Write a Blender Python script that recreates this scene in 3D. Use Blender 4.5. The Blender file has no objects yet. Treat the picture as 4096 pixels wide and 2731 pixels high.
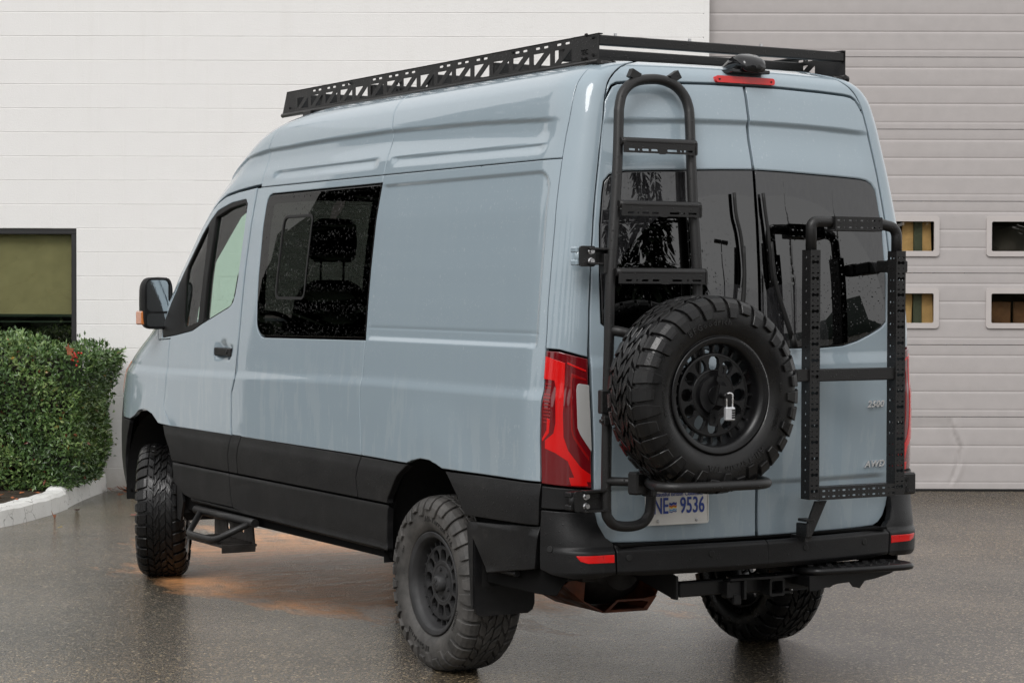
import bpy, bmesh, math, random
import numpy as np
from mathutils import Vector, Matrix
from mathutils.geometry import delaunay_2d_cdt

R = math.radians
PI = math.pi
rng = np.random.default_rng(7)
random.seed(7)
SC = bpy.context.scene
COL = SC.collection

# ------------------------------------------------------------------ camera
CAM_YAW, CAM_PITCH, CAM_ROLL = 0.522534724, -0.0239741558, 0.00247914599
CAM_POS = np.array([-5.4983414, -7.38447989, 1.71419167])
_d = np.array([math.sin(CAM_YAW)*math.cos(CAM_PITCH), math.cos(CAM_YAW)*math.cos(CAM_PITCH), math.sin(CAM_PITCH)])
_r = np.array([math.cos(CAM_YAW), -math.sin(CAM_YAW), 0.0])
_u = np.cross(_r, _d)
_c, _s = math.cos(CAM_ROLL), math.sin(CAM_ROLL)
_r, _u = _c*_r+_s*_u, -_s*_r+_c*_u
cd = bpy.data.cameras.new('camera'); cam = bpy.data.objects.new('camera', cd); COL.objects.link(cam)
cam.matrix_world = Matrix(((_r[0], _u[0], -_d[0], CAM_POS[0]), (_r[1], _u[1], -_d[1], CAM_POS[1]), (_r[2], _u[2], -_d[2], CAM_POS[2]), (0, 0, 0, 1)))
cd.sensor_width = 36; cd.lens = 36*8638.35/4096; cd.clip_start = .1; cd.clip_end = 600
SC.camera = cam

# ------------------------------------------------------------------ sky, sun, exposure (overcast)
SUN_EL, SUN_AZ = R(46), R(228)      # azimuth measured from +y towards +x
W = bpy.data.worlds.new('World'); SC.world = W; W.use_nodes = True
nt = W.node_tree; nt.nodes.clear()
o_ = nt.nodes.new('ShaderNodeOutputWorld'); bg = nt.nodes.new('ShaderNodeBackground')
sk = nt.nodes.new('ShaderNodeTexSky'); sk.sky_type = 'NISHITA'; sk.sun_disc = False
sk.sun_elevation = SUN_EL; sk.sun_rotation = SUN_AZ; sk.air_density = 1.0; sk.dust_density = 3.0; sk.ozone_density = 1.0
hs = nt.nodes.new('ShaderNodeHueSaturation'); hs.inputs['Saturation'].default_value = .10
mx = nt.nodes.new('ShaderNodeMix'); mx.data_type = 'RGBA'; mx.inputs[0].default_value = .65
mx.inputs[7].default_value = (9.72, 9.68, 9.66, 1)      # even cloud cover
nt.links.new(sk.outputs[0], hs.inputs['Color']); nt.links.new(hs.outputs[0], mx.inputs[6])
nt.links.new(mx.outputs[2], bg.inputs[0]); bg.inputs[1].default_value = .138
nt.links.new(bg.outputs[0], o_.inputs[0])
sl = bpy.data.lights.new('sun', 'SUN'); sl.energy = 1.35; sl.angle = R(25); sl.color = (1, .98, .965)
so = bpy.data.objects.new('sun', sl); COL.objects.link(so)
sd = Vector((math.sin(SUN_AZ)*math.cos(SUN_EL), math.cos(SUN_AZ)*math.cos(SUN_EL), math.sin(SUN_EL)))
so.rotation_euler = (-sd).to_track_quat('-Z', 'Y').to_euler(); so.location = (0, 0, 12)
SC.view_settings.view_transform = 'Standard'; SC.view_settings.look = 'None'
SC.view_settings.exposure = 0.05; SC.view_settings.gamma = 1.0; SC.view_settings.use_curve_mapping = False
SC.render.engine = 'CYCLES'

# ------------------------------------------------------------------ helpers: materials
class NT:
    def __init__(s, name):
        s.m = bpy.data.materials.new(name); s.m.use_nodes = True; s.t = s.m.node_tree
        s.b = s.t.nodes['Principled BSDF']; s.out = s.t.nodes['Material Output']
    def n(s, typ, **kw):
        x = s.t.nodes.new(typ)
        for k, v in kw.items():
            if k.startswith('i_'):
                kk = k[2:]; kk = int(kk) if kk.isdigit() else kk.replace('_', ' ')
                x.inputs[kk].default_value = v
            else: setattr(x, k, v)
        return x
    def l(s, a, b): s.t.links.new(a, b); return b
    def set(s, **kw):
        for k, v in kw.items():
            s.b.inputs[k.replace('_', ' ')].default_value = v if not (isinstance(v, tuple) and len(v) == 3) else (*v, 1)
    def coord(s, scale=(1, 1, 1), kind='Object'):
        tc = s.n('ShaderNodeTexCoord'); mp = s.n('ShaderNodeMapping'); mp.inputs['Scale'].default_value = scale
        s.l(tc.outputs[kind], mp.inputs[0]); return mp.outputs[0]
    def noise(s, co, scale, detail=3, rough=.55):
        x = s.n('ShaderNodeTexNoise', i_Scale=scale, i_Detail=detail, i_Roughness=rough); s.l(co, x.inputs['Vector']); return x.outputs['Fac']
    def n_scaled(s, co, sc):
        mp = s.n('ShaderNodeMapping'); mp.inputs['Scale'].default_value = sc; s.l(co, mp.inputs[0]); return mp.outputs[0]
    def runmask(s, co):
        sp = s.n('ShaderNodeSeparateXYZ'); s.l(co, sp.inputs[0]); b = s.noise(co, 1.1, 3)
        h = s.math('ADD', s.math('MULTIPLY', s.math('SUBTRACT', b, .5), 1.6), sp.outputs[2])
        return s.ramp(h, [(1.05, 1.), (1.45, .10)]) if False else s.ramp(s.math('MULTIPLY', h, .5), [(.53, 1.), (.66, .10)])
    def ramp(s, fac, stops):
        x = s.n('ShaderNodeValToRGB'); e = x.color_ramp.elements
        while len(e) < len(stops): e.new(.5)
        for i, (p, c) in enumerate(stops):
            e[i].position = p; e[i].color = (c, c, c, 1) if not isinstance(c, tuple) else (*c, 1)
        s.l(fac, x.inputs[0]); return x.outputs[0]
    def mix(s, fac, a, b, blend='MIX'):
        x = s.n('ShaderNodeMix'); x.data_type = 'RGBA'; x.blend_type = blend
        for inp, v in ((0, fac), (6, a), (7, b)):
            if hasattr(v, 'links') or hasattr(v, 'is_linked'): s.l(v, x.inputs[inp])
            elif inp == 0: x.inputs[0].default_value = v
            else: x.inputs[inp].default_value = (*v, 1) if len(v) == 3 else v
        return x.outputs[2]
    def math(s, op, a, b=None, clamp=False):
        x = s.n('ShaderNodeMath', operation=op); x.use_clamp = clamp
        for i, v in ((0, a), (1, b)):
            if v is None: continue
            if hasattr(v, 'is_linked'): s.l(v, x.inputs[i])
            else: x.inputs[i].default_value = v
        return x.outputs[0]
    def bump(s, h, strength=.3, dist=.01, normal=None):
        x = s.n('ShaderNodeBump'); x.inputs['Strength'].default_value = strength; x.inputs['Distance'].default_value = dist
        s.l(h, x.inputs['Height'])
        if normal is not None: s.l(normal, x.inputs['Normal'])
        return x.outputs[0]

def simple(name, col, rough=.5, metal=0., spec=None, bump=None, coat=0., var=0.):
    k = NT(name); k.set(Base_Color=col, Roughness=rough, Metallic=metal, Coat_Weight=coat)
    if spec is not None: k.set(Specular_IOR_Level=spec)
    co = k.coord()
    if var:
        f = k.noise(co, 9, 4); c = k.ramp(f, [(.3, tuple(x*(1-var) for x in col)), (.7, tuple(min(1, x*(1+var)) for x in col))])
        k.l(c, k.b.inputs['Base Color'])
        k.l(k.ramp(k.noise(co, 14, 3), [(.3, max(.02, rough*(1-var*.8))), (.7, min(1, rough*(1+var*.8)))]), k.b.inputs['Roughness'])
    if bump:
        sc, st, di = bump
        k.l(k.bump(k.noise(co, sc, 3), st, di), k.b.inputs['Normal'])
    return k.m

def droplets(k, co, scale, thresh):
    """height field of scattered round water drops"""
    v = k.n('ShaderNodeTexVoronoi', i_Scale=scale, i_Randomness=1.0); k.l(co, v.inputs['Vector'])
    sx = k.n('ShaderNodeSeparateColor'); k.l(v.outputs['Color'], sx.inputs[0])
    r = k.math('MULTIPLY', k.math('SUBTRACT', sx.outputs[0], thresh, True), .45/(1-thresh))
    q = k.math('SUBTRACT', r, v.outputs['Distance'])
    return k.math('POWER', k.math('MULTIPLY', k.math('MAXIMUM', q, 0.0), 3.0, True), .6)

M = {}
def paint():
    k = NT('van_paint')
    co = k.coord()
    st = k.noise(k.coord((9, 9, .55)), 3.0, 5, .6)             # run-down water streaks
    dirt = k.noise(co, 1.3, 4)
    run = k.noise(k.coord((5, 5, .8)), 2.6, 6, .6)                # dry and wet runs with ragged ends
    c = k.mix(k.math('ADD', k.ramp(dirt, [(.35, 0.), (.75, .20)]), k.math('MULTIPLY', k.ramp(run, [(.53, 0.), (.55, .8)]), k.runmask(co))), (.278, .342, .386), (.312, .372, .410))
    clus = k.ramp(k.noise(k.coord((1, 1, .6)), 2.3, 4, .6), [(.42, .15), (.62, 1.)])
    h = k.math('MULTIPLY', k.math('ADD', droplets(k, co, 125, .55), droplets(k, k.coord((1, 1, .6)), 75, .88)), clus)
    c = k.mix(k.math('MULTIPLY', h, .36, True), c, (.50, .55, .60))       # rain beads; the sky glint they catch is painted in as lighter colour
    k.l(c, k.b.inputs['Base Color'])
    k.set(Metallic=.0, Specular_IOR_Level=.06, Coat_Weight=1., Coat_Roughness=.04, Coat_IOR=1.56)
    k.l(k.ramp(st, [(.38, .22), (.52, .27), (.62, .24)]), k.b.inputs['Roughness'])
    k.l(k.ramp(st, [(.40, .012), (.50, .04), (.60, .015)]), k.b.inputs['Coat Roughness'])
    k.l(k.bump(h, .10, .003), k.b.inputs['Coat Normal'])
    return k.m
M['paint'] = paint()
def plastic():
    k = NT('textured_black_plastic'); co = k.coord()
    k.set(Specular_IOR_Level=.30)
    d = k.noise(k.coord((2, 2, 5)), 2.2, 5, .65)
    k.l(k.ramp(d, [(.30, (.005, .005, .0055)), (.62, (.009, .009, .0095)), (.80, (.026, .024, .022))]), k.b.inputs['Base Color'])
    k.l(k.ramp(k.noise(co, 3, 4), [(.3, .36), (.7, .56)]), k.b.inputs['Roughness'])
    h = k.math('ADD', k.noise(co, 420, 2), k.math('MULTIPLY', droplets(k, co, 85, .75), 1.4))
    k.l(k.bump(h, .30, .003), k.b.inputs['Normal'])
    return k.m
M['plastic'] = plastic()
def powder():
    k = NT('black_powder_coat'); co = k.coord()
    k.set(Base_Color=(.012, .0117, .0118), Specular_IOR_Level=.38)
    k.l(k.ramp(k.noise(co, 6, 3), [(.3, .32), (.7, .46)]), k.b.inputs['Roughness'])
    h = k.math('ADD', k.math('MULTIPLY', k.noise(co, 300, 2), .35), k.math('MULTIPLY', droplets(k, co, 110, .66), 1.3))
    k.l(k.bump(h, .55, .004), k.b.inputs['Normal'])
    return k.m
M['powder'] = powder()
M['metal_black'] = simple('satin_black_metal', (.006, .006, .0065), .33, 0, .35, (60, .06, .004), 0, .2)
M['rim'] = simple('satin_black_alloy', (.006, .006, .0065), .30, 0, .38, (90, .05, .003), 0, .2)
M['rim_dusty'] = simple('brake_dusted_black_alloy', (.030, .030, .031), .48, 0, .35, (90, .08, .003), 0, .35)
def rubber(name, a, b, r0=.34, r1=.58):
    k = NT(name); co = k.coord()
    k.l(k.ramp(k.noise(co, 11, 5, .7), [(.35, a), (.7, b)]), k.b.inputs['Base Color'])
    k.l(k.ramp(k.noise(co, 7, 3), [(.35, r0), (.65, r1)]), k.b.inputs['Roughness']); k.set(Specular_IOR_Level=.32)
    k.l(k.bump(k.noise(co, 160, 3), .18, .003), k.b.inputs['Normal']); return k.m
M['rubber'] = rubber('wet_tyre_rubber', (.005, .005, .0055), (.009, .0085, .008), .17, .46)
M['rubber_dusty'] = rubber('road_dusted_tyre_rubber', (.038, .037, .0355), (.092, .087, .082))
M['black'] = simple('dark_cavity', (.006, .006, .006), .9, 0, .1)
M['liner'] = simple('wheel_well_liner', (.010, .010, .010), .8, 0, .2, (20, .2, .02))
M['seal'] = simple('rubber_seal', (.010, .010, .010), .55, 0, .3)
M['interior'] = simple('cabin_trim', (.030, .031, .032), .8, 0, .2, (30, .1, .01), 0, .2)
M['seat'] = simple('grey_seat_cloth', (.022, .022, .024), .9, 0, .2, (120, .2, .004), 0, .3)
M['headliner'] = simple('pale_headlining', (.20, .20, .19), .9)
M['chrome'] = simple('bright_chrome', (.78, .78, .79), .24, .75)
M['steel'] = simple('zinc_plated_steel', (.50, .50, .51), .32, 1.)
M['lock'] = simple('silver_padlock_metal', (.62, .63, .65), .30, .55, None, None, 0, .08)
M['lens_red'] = simple('clear_red_lens', (.26, .004, .005), .12, 0, .5, (220, .10, .002), .5)
M['lens_dark'] = simple('dark_red_lens', (.13, .004, .007), .08, 0, .5, None, .6)
M['lens_bright'] = simple('bright_red_reflector', (.60, .006, .006), .16, 0, .35, (160, .25, .002), .45)
M['lens_clear'] = simple('ribbed_clear_lens', (.50, .50, .49), .14, .25, .6, (90, .3, .003), 1.)
M['lens_amber'] = simple('amber_lens', (.50, .16, .04), .12, 0, .5, (150, .2, .002), 1.)
M['plate'] = simple('reflective_plate_white', (.66, .65, .62), .38, 0, .5, (30, .03, .002), 0, .05)
M['plate_blue'] = simple('plate_blue_paint', (.018, .050, .27), .4)
M['plate_red'] = simple('plate_red_paint', (.45, .03, .03), .4)
M['plate_gold'] = simple('plate_gold_paint', (.75, .48, .06), .4)
M['plate_sky'] = simple('plate_sky_blue_paint', (.08, .30, .55), .4)
M['skid'] = simple('rusty_orange_skid_steel', (.165, .048, .020), .50, .0, .4, (25, .25, .006), 0, .55)
M['axle'] = simple('grimy_axle_iron', (.022, .019, .017), .6, 0, .4, (22, .3, .01), 0, .4)
M['lettering'] = simple('raised_rubber_lettering', (.016, .016, .016), .36)
M['lettering_dusty'] = simple('raised_dusty_lettering', (.020, .019, .018), .6)
def glass(name, tint, rough=.0, ior=1.5, wet=None, film=(.05, .05, .05)):
    k = NT(name); t = k.t; t.nodes.remove(k.b)
    tr = k.n('ShaderNodeBsdfTransparent'); tr.inputs[0].default_value = (*tint, 1)
    gl = k.n('ShaderNodeBsdfGlossy'); gl.inputs['Roughness'].default_value = rough
    lw = k.n('ShaderNodeLayerWeight', i_Blend=.5); f0 = ((ior-1)/(ior+1))**2
    fr = k.n('ShaderNodeMath', operation='MULTIPLY_ADD'); k.l(k.math('POWER', lw.outputs['Facing'], 5.0), fr.inputs[0]); fr.inputs[1].default_value = 1-f0; fr.inputs[2].default_value = f0; mxx = k.n('ShaderNodeMixShader')
    k.l(fr.outputs[0], mxx.inputs[0]); k.l(tr.outputs[0], mxx.inputs[1]); k.l(gl.outputs[0], mxx.inputs[2])
    last = mxx.outputs[0]
    if wet is not None:
        co = k.coord()
        h = k.math('ADD', droplets(k, co, 100, .60), droplets(k, co, 50, .84))
        nb = k.bump(h, .09, .003); k.l(nb, gl.inputs['Normal']); k.l(nb, lw.inputs['Normal'])
        df = k.n('ShaderNodeBsdfDiffuse'); df.inputs[0].default_value = (*film, 1)
        m2 = k.n('ShaderNodeMixShader'); k.l(wet(k, co, h), m2.inputs[0]); k.l(last, m2.inputs[1]); k.l(df.outputs[0], m2.inputs[2]); last = m2.outputs[0]
    k.l(last, k.out.inputs[0]); return k.m
def spots(k, co, h): return k.math('MULTIPLY', h, .07, True)
def rear_wet(k, co, h):
    """water film on the rear glass everywhere except the arcs the two wipers have cleared"""
    g = k.n('ShaderNodeNewGeometry'); sp = k.n('ShaderNodeSeparateXYZ'); k.l(g.outputs['Position'], sp.inputs[0])
    x, z = sp.outputs[0], sp.outputs[2]
    ax = k.math('ABSOLUTE', x)
    d = k.math('SQRT', k.math('ADD', k.math('POWER', k.math('SUBTRACT', ax, .14), 2.0), k.math('POWER', k.math('SUBTRACT', z, 1.50), 2.0)))
    out = k.math('GREATER_THAN', d, .62)
    inn = k.math('LESS_THAN', d, .24)
    zone = k.math('MAXIMUM', out, inn)
    st = k.noise(k.coord((30, 30, 5)), 3.5, 5, .7)
    f = k.ramp(st, [(.42, .35), (.58, .75)])
    return k.math('ADD', k.math('MULTIPLY', k.math('MULTIPLY', zone, f), .42), k.math('MULTIPLY', h, .008), True)
M['glass_rear'] = glass('tinted_rear_glass', (.030, .032, .034), .005, 2.0, rear_wet, (.075, .075, .08))
M['glass_side'] = glass('tinted_side_glass', (.036, .035, .033), .005, 1.40, spots, (.30, .31, .32))
M['glass_cab'] = glass('green_cab_glass', (.66, .80, .72), .0, 1.5, spots, (.30, .31, .32))
M['glass_mirror'] = simple('mirror_glass', (.62, .66, .68), .03, 1., None, (120, .12, .003))
M['glass_pane'] = glass('window_pane_glass', (.84, .85, .78), .0, 2.1)
M['glass_door'] = glass('garage_pane_glass', (.90, .87, .82), .0, 1.6)

# ------------------------------------------------------------------ helpers: objects and geometry
def tag(o, label=None, cat=None, group=None, kind=None):
    for k_, v in (('label', label), ('category', cat), ('group', group), ('kind', kind)):
        if v: o[k_] = v
    return o
def empty(name, loc, label, cat, group=None):
    o = bpy.data.objects.new(name, None); COL.objects.link(o); o.location = loc; o.empty_display_size = .2
    return tag(o, label, cat, group)
WORLD = {}
def link(name, me, parent=None):
    o = bpy.data.objects.new(name, me); COL.objects.link(o)
    if parent is not None:
        o.parent = parent
        if parent.type == 'EMPTY': o.matrix_parent_inverse = Matrix.Translation(-Vector(parent.location))
    return o
class MB:
    def __init__(s): s.v = []; s.f = []; s.sm = []; s.n = 0
    def add(s, V, F, smooth=False):
        V = np.asarray(V, float).reshape(-1, 3); s.v.append(V)
        s.f.extend([tuple(int(i)+s.n for i in f) for f in F]); s.sm.extend([smooth]*len(F)); s.n += len(V); return s
    def box(s, c, h, rot=None, bev=0.0):
        c = np.array(c, float); h = np.array(h, float)
        b = min(bev, .45*h.min())
        if b <= 0:
            V = np.array([[x, y, z] for x in (-1, 1) for y in (-1, 1) for z in (-1, 1)])*h
            F = [(0, 1, 3, 2), (4, 6, 7, 5), (0, 4, 5, 1), (2, 3, 7, 6), (0, 2, 6, 4), (1, 5, 7, 3)]
        else:
            V, F = chamfer_box(h, b)
        if rot is not None: V = V@np.array(rot).T
        return s.add(V+c, F)
    def tube(s, path, r, n=10, cap=True, smooth=True):
        P = np.asarray(path, float); m = len(P)
        T = np.gradient(P, axis=0); T /= np.linalg.norm(T, axis=1)[:, None]+1e-12
        rr = np.broadcast_to(np.asarray(r, float), (m,))
        a = np.array([0, 0, 1.]) if abs(T[0][2]) < .9 else np.array([1., 0, 0])
        U = np.cross(T[0], a); U /= np.linalg.norm(U); V = []
        ang = np.arange(n)*2*PI/n
        for i in range(m):
            U = U-T[i]*(U@T[i]); U /= np.linalg.norm(U); B = np.cross(T[i], U)
            V.append(P[i]+rr[i]*(np.cos(ang)[:, None]*U+np.sin(ang)[:, None]*B))
        F = [(i*n+j, i*n+(j+1) % n, (i+1)*n+(j+1) % n, (i+1)*n+j) for i in range(m-1) for j in range(n)]
        s.add(np.concatenate(V), F, smooth)
        if cap:
            k0 = s.n-m*n; s.f.append(tuple(k0+j for j in range(n))[::-1]); s.sm.append(False)
            s.f.append(tuple(k0+(m-1)*n+j for j in range(n))); s.sm.append(False)
        return s
    def cyl(s, a, b, r, n=16, smooth=True): return s.tube([a, b], r, n, True, smooth)
    def lathe(s, prof, n=48, axis='x', center=(0, 0, 0), smooth=True, close=False, a0=0., a1=2*PI):
        """prof: list of (along axis, radius)"""
        prof = np.asarray(prof, float); m = len(prof); full = abs(a1-a0-2*PI) < 1e-6
        k = n if full else n+1
        ang = a0+np.arange(k)*(a1-a0)/n; V = np.zeros((m, k, 3))
        i0 = 'xyz'.index(axis); i1, i2 = [(1, 2), (2, 0), (0, 1)][i0]
        V[..., i0] = prof[:, 0][:, None]; V[..., i1] = prof[:, 1][:, None]*np.cos(ang); V[..., i2] = prof[:, 1][:, None]*np.sin(ang)
        F = []
        for i in range(m-1 if not close else m):
            i_ = (i+1) % m
            for j in range(n): F.append((i*k+j, i*k+(j+1) % k, i_*k+(j+1) % k, i_*k+j))
        return s.add(V.reshape(-1, 3)+np.array(center), F, smooth)
    def prism(s, outer, holes, t, fr):
        """flat plate with holes; fr=(origin, ux, uy); thickness t along ux x uy, centred"""
        O, ux, uy = (np.array(q, float) for q in fr); w = np.cross(ux, uy)
        loops = [ccw(outer)]+[ccw(h)[::-1] for h in holes]
        pts = []; edges = []
        for L in loops:
            k0 = len(pts); pts += [tuple(p) for p in L]; edges += [(k0+i, k0+(i+1) % len(L)) for i in range(len(L))]
        vs, _, fs, *_r2 = delaunay_2d_cdt([Vector(p) for p in pts], edges, [], 0, 1e-6)
        A = np.array([[v.x, v.y] for v in vs]); T = np.array([f for f in fs], int)
        C = A[T].mean(1); keep = inside(C, loops[0])
        for h in loops[1:]: keep &= ~inside(C, h)
        T = T[keep]; e1 = A[T[:, 1]]-A[T[:, 0]]; e2 = A[T[:, 2]]-A[T[:, 0]]
        flip = (e1[:, 0]*e2[:, 1]-e1[:, 1]*e2[:, 0]) < 0; T[flip] = T[flip][:, ::-1]
        P3 = O+A[:, :1]*ux+A[:, 1:]*uy
        s.add(P3+w*t/2, T.tolist()); s.add(P3-w*t/2, T[:, ::-1].tolist())
        for L in loops:
            L = np.array(L); q = O+L[:, :1]*ux+L[:, 1:]*uy; n = len(L)
            s.add(np.concatenate([q+w*t/2, q-w*t/2]), [(i, n+i, n+(i+1) % n, (i+1) % n) for i in range(n)])
        return s
    def mirror(s):
        for V in s.v: V[:, 0] *= -1
        s.f = [f[::-1] for f in s.f]; return s
    def mesh(s, name, mat):
        me = bpy.data.meshes.new(name)
        V = np.concatenate(s.v) if s.v else np.zeros((0, 3))
        me.from_pydata(V.tolist(), [], s.f); me.polygons.foreach_set('use_smooth', np.array(s.sm, bool))
        me.materials.append(mat); me.update(); return me
    def obj(s, name, mat, parent=None): return link(name, s.mesh(name, mat), parent)
_cb = {}
def chamfer_box(h, b):
    V = []; idx = {}
    for ax in range(3):
        for sg in (-1, 1):
            for i in (-1, 1):
                for j in (-1, 1):
                    a, c = [(1, 2), (2, 0), (0, 1)][ax]; p = [0, 0, 0]
                    p[ax] = sg*h[ax]; p[a] = i*(h[a]-b); p[c] = j*(h[c]-b)
                    idx[(ax, sg, i, j)] = len(V); V.append(p)
    F = []
    for ax in range(3):
        for sg in (-1, 1):
            q = [idx[(ax, sg, -1, -1)], idx[(ax, sg, 1, -1)], idx[(ax, sg, 1, 1)], idx[(ax, sg, -1, 1)]]
            F.append(q if sg > 0 else q[::-1])
    V = np.array(V, float)
    def key(ax, sx):    # vertex on face ax at corner signs sx
        a, c = [(1, 2), (2, 0), (0, 1)][ax]; return idx[(ax, sx[ax], sx[a], sx[c])]
    for ax in range(3):
        a, c = [(1, 2), (2, 0), (0, 1)][ax]
        for sa in (-1, 1):
            for sc in (-1, 1):
                s0 = [0]*3; s0[a] = sa; s0[c] = sc; s1 = list(s0); s0[ax] = -1; s1[ax] = 1
                F.append([key(a, s0), key(a, s1), key(c, s1), key(c, s0)])
    for sx in (-1, 1):
        for sy in (-1, 1):
            for sz in (-1, 1): F.append([key(0, (sx, sy, sz)), key(1, (sx, sy, sz)), key(2, (sx, sy, sz))])
    G = []
    for f in F:
        p = V[f]; nrm = np.cross(p[1]-p[0], p[2]-p[0])
        G.append(tuple(f) if nrm@p.mean(0) > 0 else tuple(f[::-1]))
    return V, G
def ccw(L):
    L = [tuple(map(float, p)) for p in L]
    a = sum(L[i][0]*L[(i+1) % len(L)][1]-L[(i+1) % len(L)][0]*L[i][1] for i in range(len(L)))
    return L if a > 0 else L[::-1]
def inside(P, L):
    L = np.asarray(L); x, y = P[:, 0], P[:, 1]; r = np.zeros(len(P), bool); n = len(L)
    for i in range(n):
        x1, y1 = L[i]; x2, y2 = L[(i+1) % n]
        if y1 == y2: continue
        r ^= ((y1 > y) != (y2 > y)) & (x < (x2-x1)*(y-y1)/(y2-y1)+x1)
    return r
def rrect(x0, x1, y0, y1, r, n=4):
    P = []
    for cx, cy, a in ((x1-r, y1-r, 0), (x0+r, y1-r, 90), (x0+r, y0+r, 180), (x1-r, y0+r, 270)):
        for i in range(n+1):
            t = R(a+90*i/n); P.append((cx+r*math.cos(t), cy+r*math.sin(t)))
    return P
def circ(x, y, r, n=10): return [(x+r*math.cos(2*PI*i/n), y+r*math.sin(2*PI*i/n)) for i in range(n)]
def slot(x, y, w, h, n=3):
    r = min(w, h)/2*.98; return rrect(x-w/2, x+w/2, y-h/2, y+h/2, r, n)
def fillet(path, r, n=6):
    """round the corners of a polyline"""
    P = [np.array(p, float) for p in path]; out = [P[0]]
    for i in range(1, len(P)-1):
        a, b, c = P[i-1], P[i], P[i+1]; u = a-b; v = c-b; lu, lv = np.linalg.norm(u), np.linalg.norm(v)
        d = min(r, .49*lu, .49*lv); p0 = b+u/lu*d; p1 = b+v/lv*d
        for t in np.linspace(0, 1, n+1): out.append((1-t)**2*p0+2*t*(1-t)*b+t*t*p1)
    out.append(P[-1]); return np.array(out)
def catmull(P, k=5):
    P = np.asarray(P, float); Q = np.vstack([2*P[0]-P[1], P, 2*P[-1]-P[-2]]); out = []
    for i in range(1, len(Q)-2):
        for t in np.arange(k)/k:
            out.append(.5*((2*Q[i])+(-Q[i-1]+Q[i+1])*t+(2*Q[i-1]-5*Q[i]+4*Q[i+1]-Q[i+2])*t*t+(-Q[i-1]+3*Q[i]-3*Q[i+1]+Q[i+2])*t**3))
    out.append(P[-1]); return np.array(out)
def resample(L, ds):
    out = []
    for i in range(len(L)):
        a = np.array(L[i]); b = np.array(L[(i+1) % len(L)]); d = np.linalg.norm(b-a); n = max(1, int(math.ceil(d/ds-1e-6)))
        for k in range(n): out.append(a+(b-a)*k/n)
    return np.array(out)
def inset(L, g):
    L = np.asarray(L); a = L-np.roll(L, 1, 0); b = np.roll(L, -1, 0)-L
    na = np.stack([-a[:, 1], a[:, 0]], 1)/(np.linalg.norm(a, axis=1)[:, None]+1e-12)
    nb = np.stack([-b[:, 1], b[:, 0]], 1)/(np.linalg.norm(b, axis=1)[:, None]+1e-12)
    m = na+nb; m /= np.linalg.norm(m, axis=1)[:, None]+1e-9
    k = np.maximum((m*na).sum(1), .5)
    return L+m*(g/k)[:, None]
def normals_of(fn, u, z, sign, h=.0015):
    a = np.stack(fn(u+h, z), -1)-np.stack(fn(u-h, z), -1); b = np.stack(fn(u, z+h), -1)-np.stack(fn(u, z-h), -1)
    n = np.cross(b, a)*sign; return n/(np.linalg.norm(n, axis=1)[:, None]+1e-12)
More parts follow.
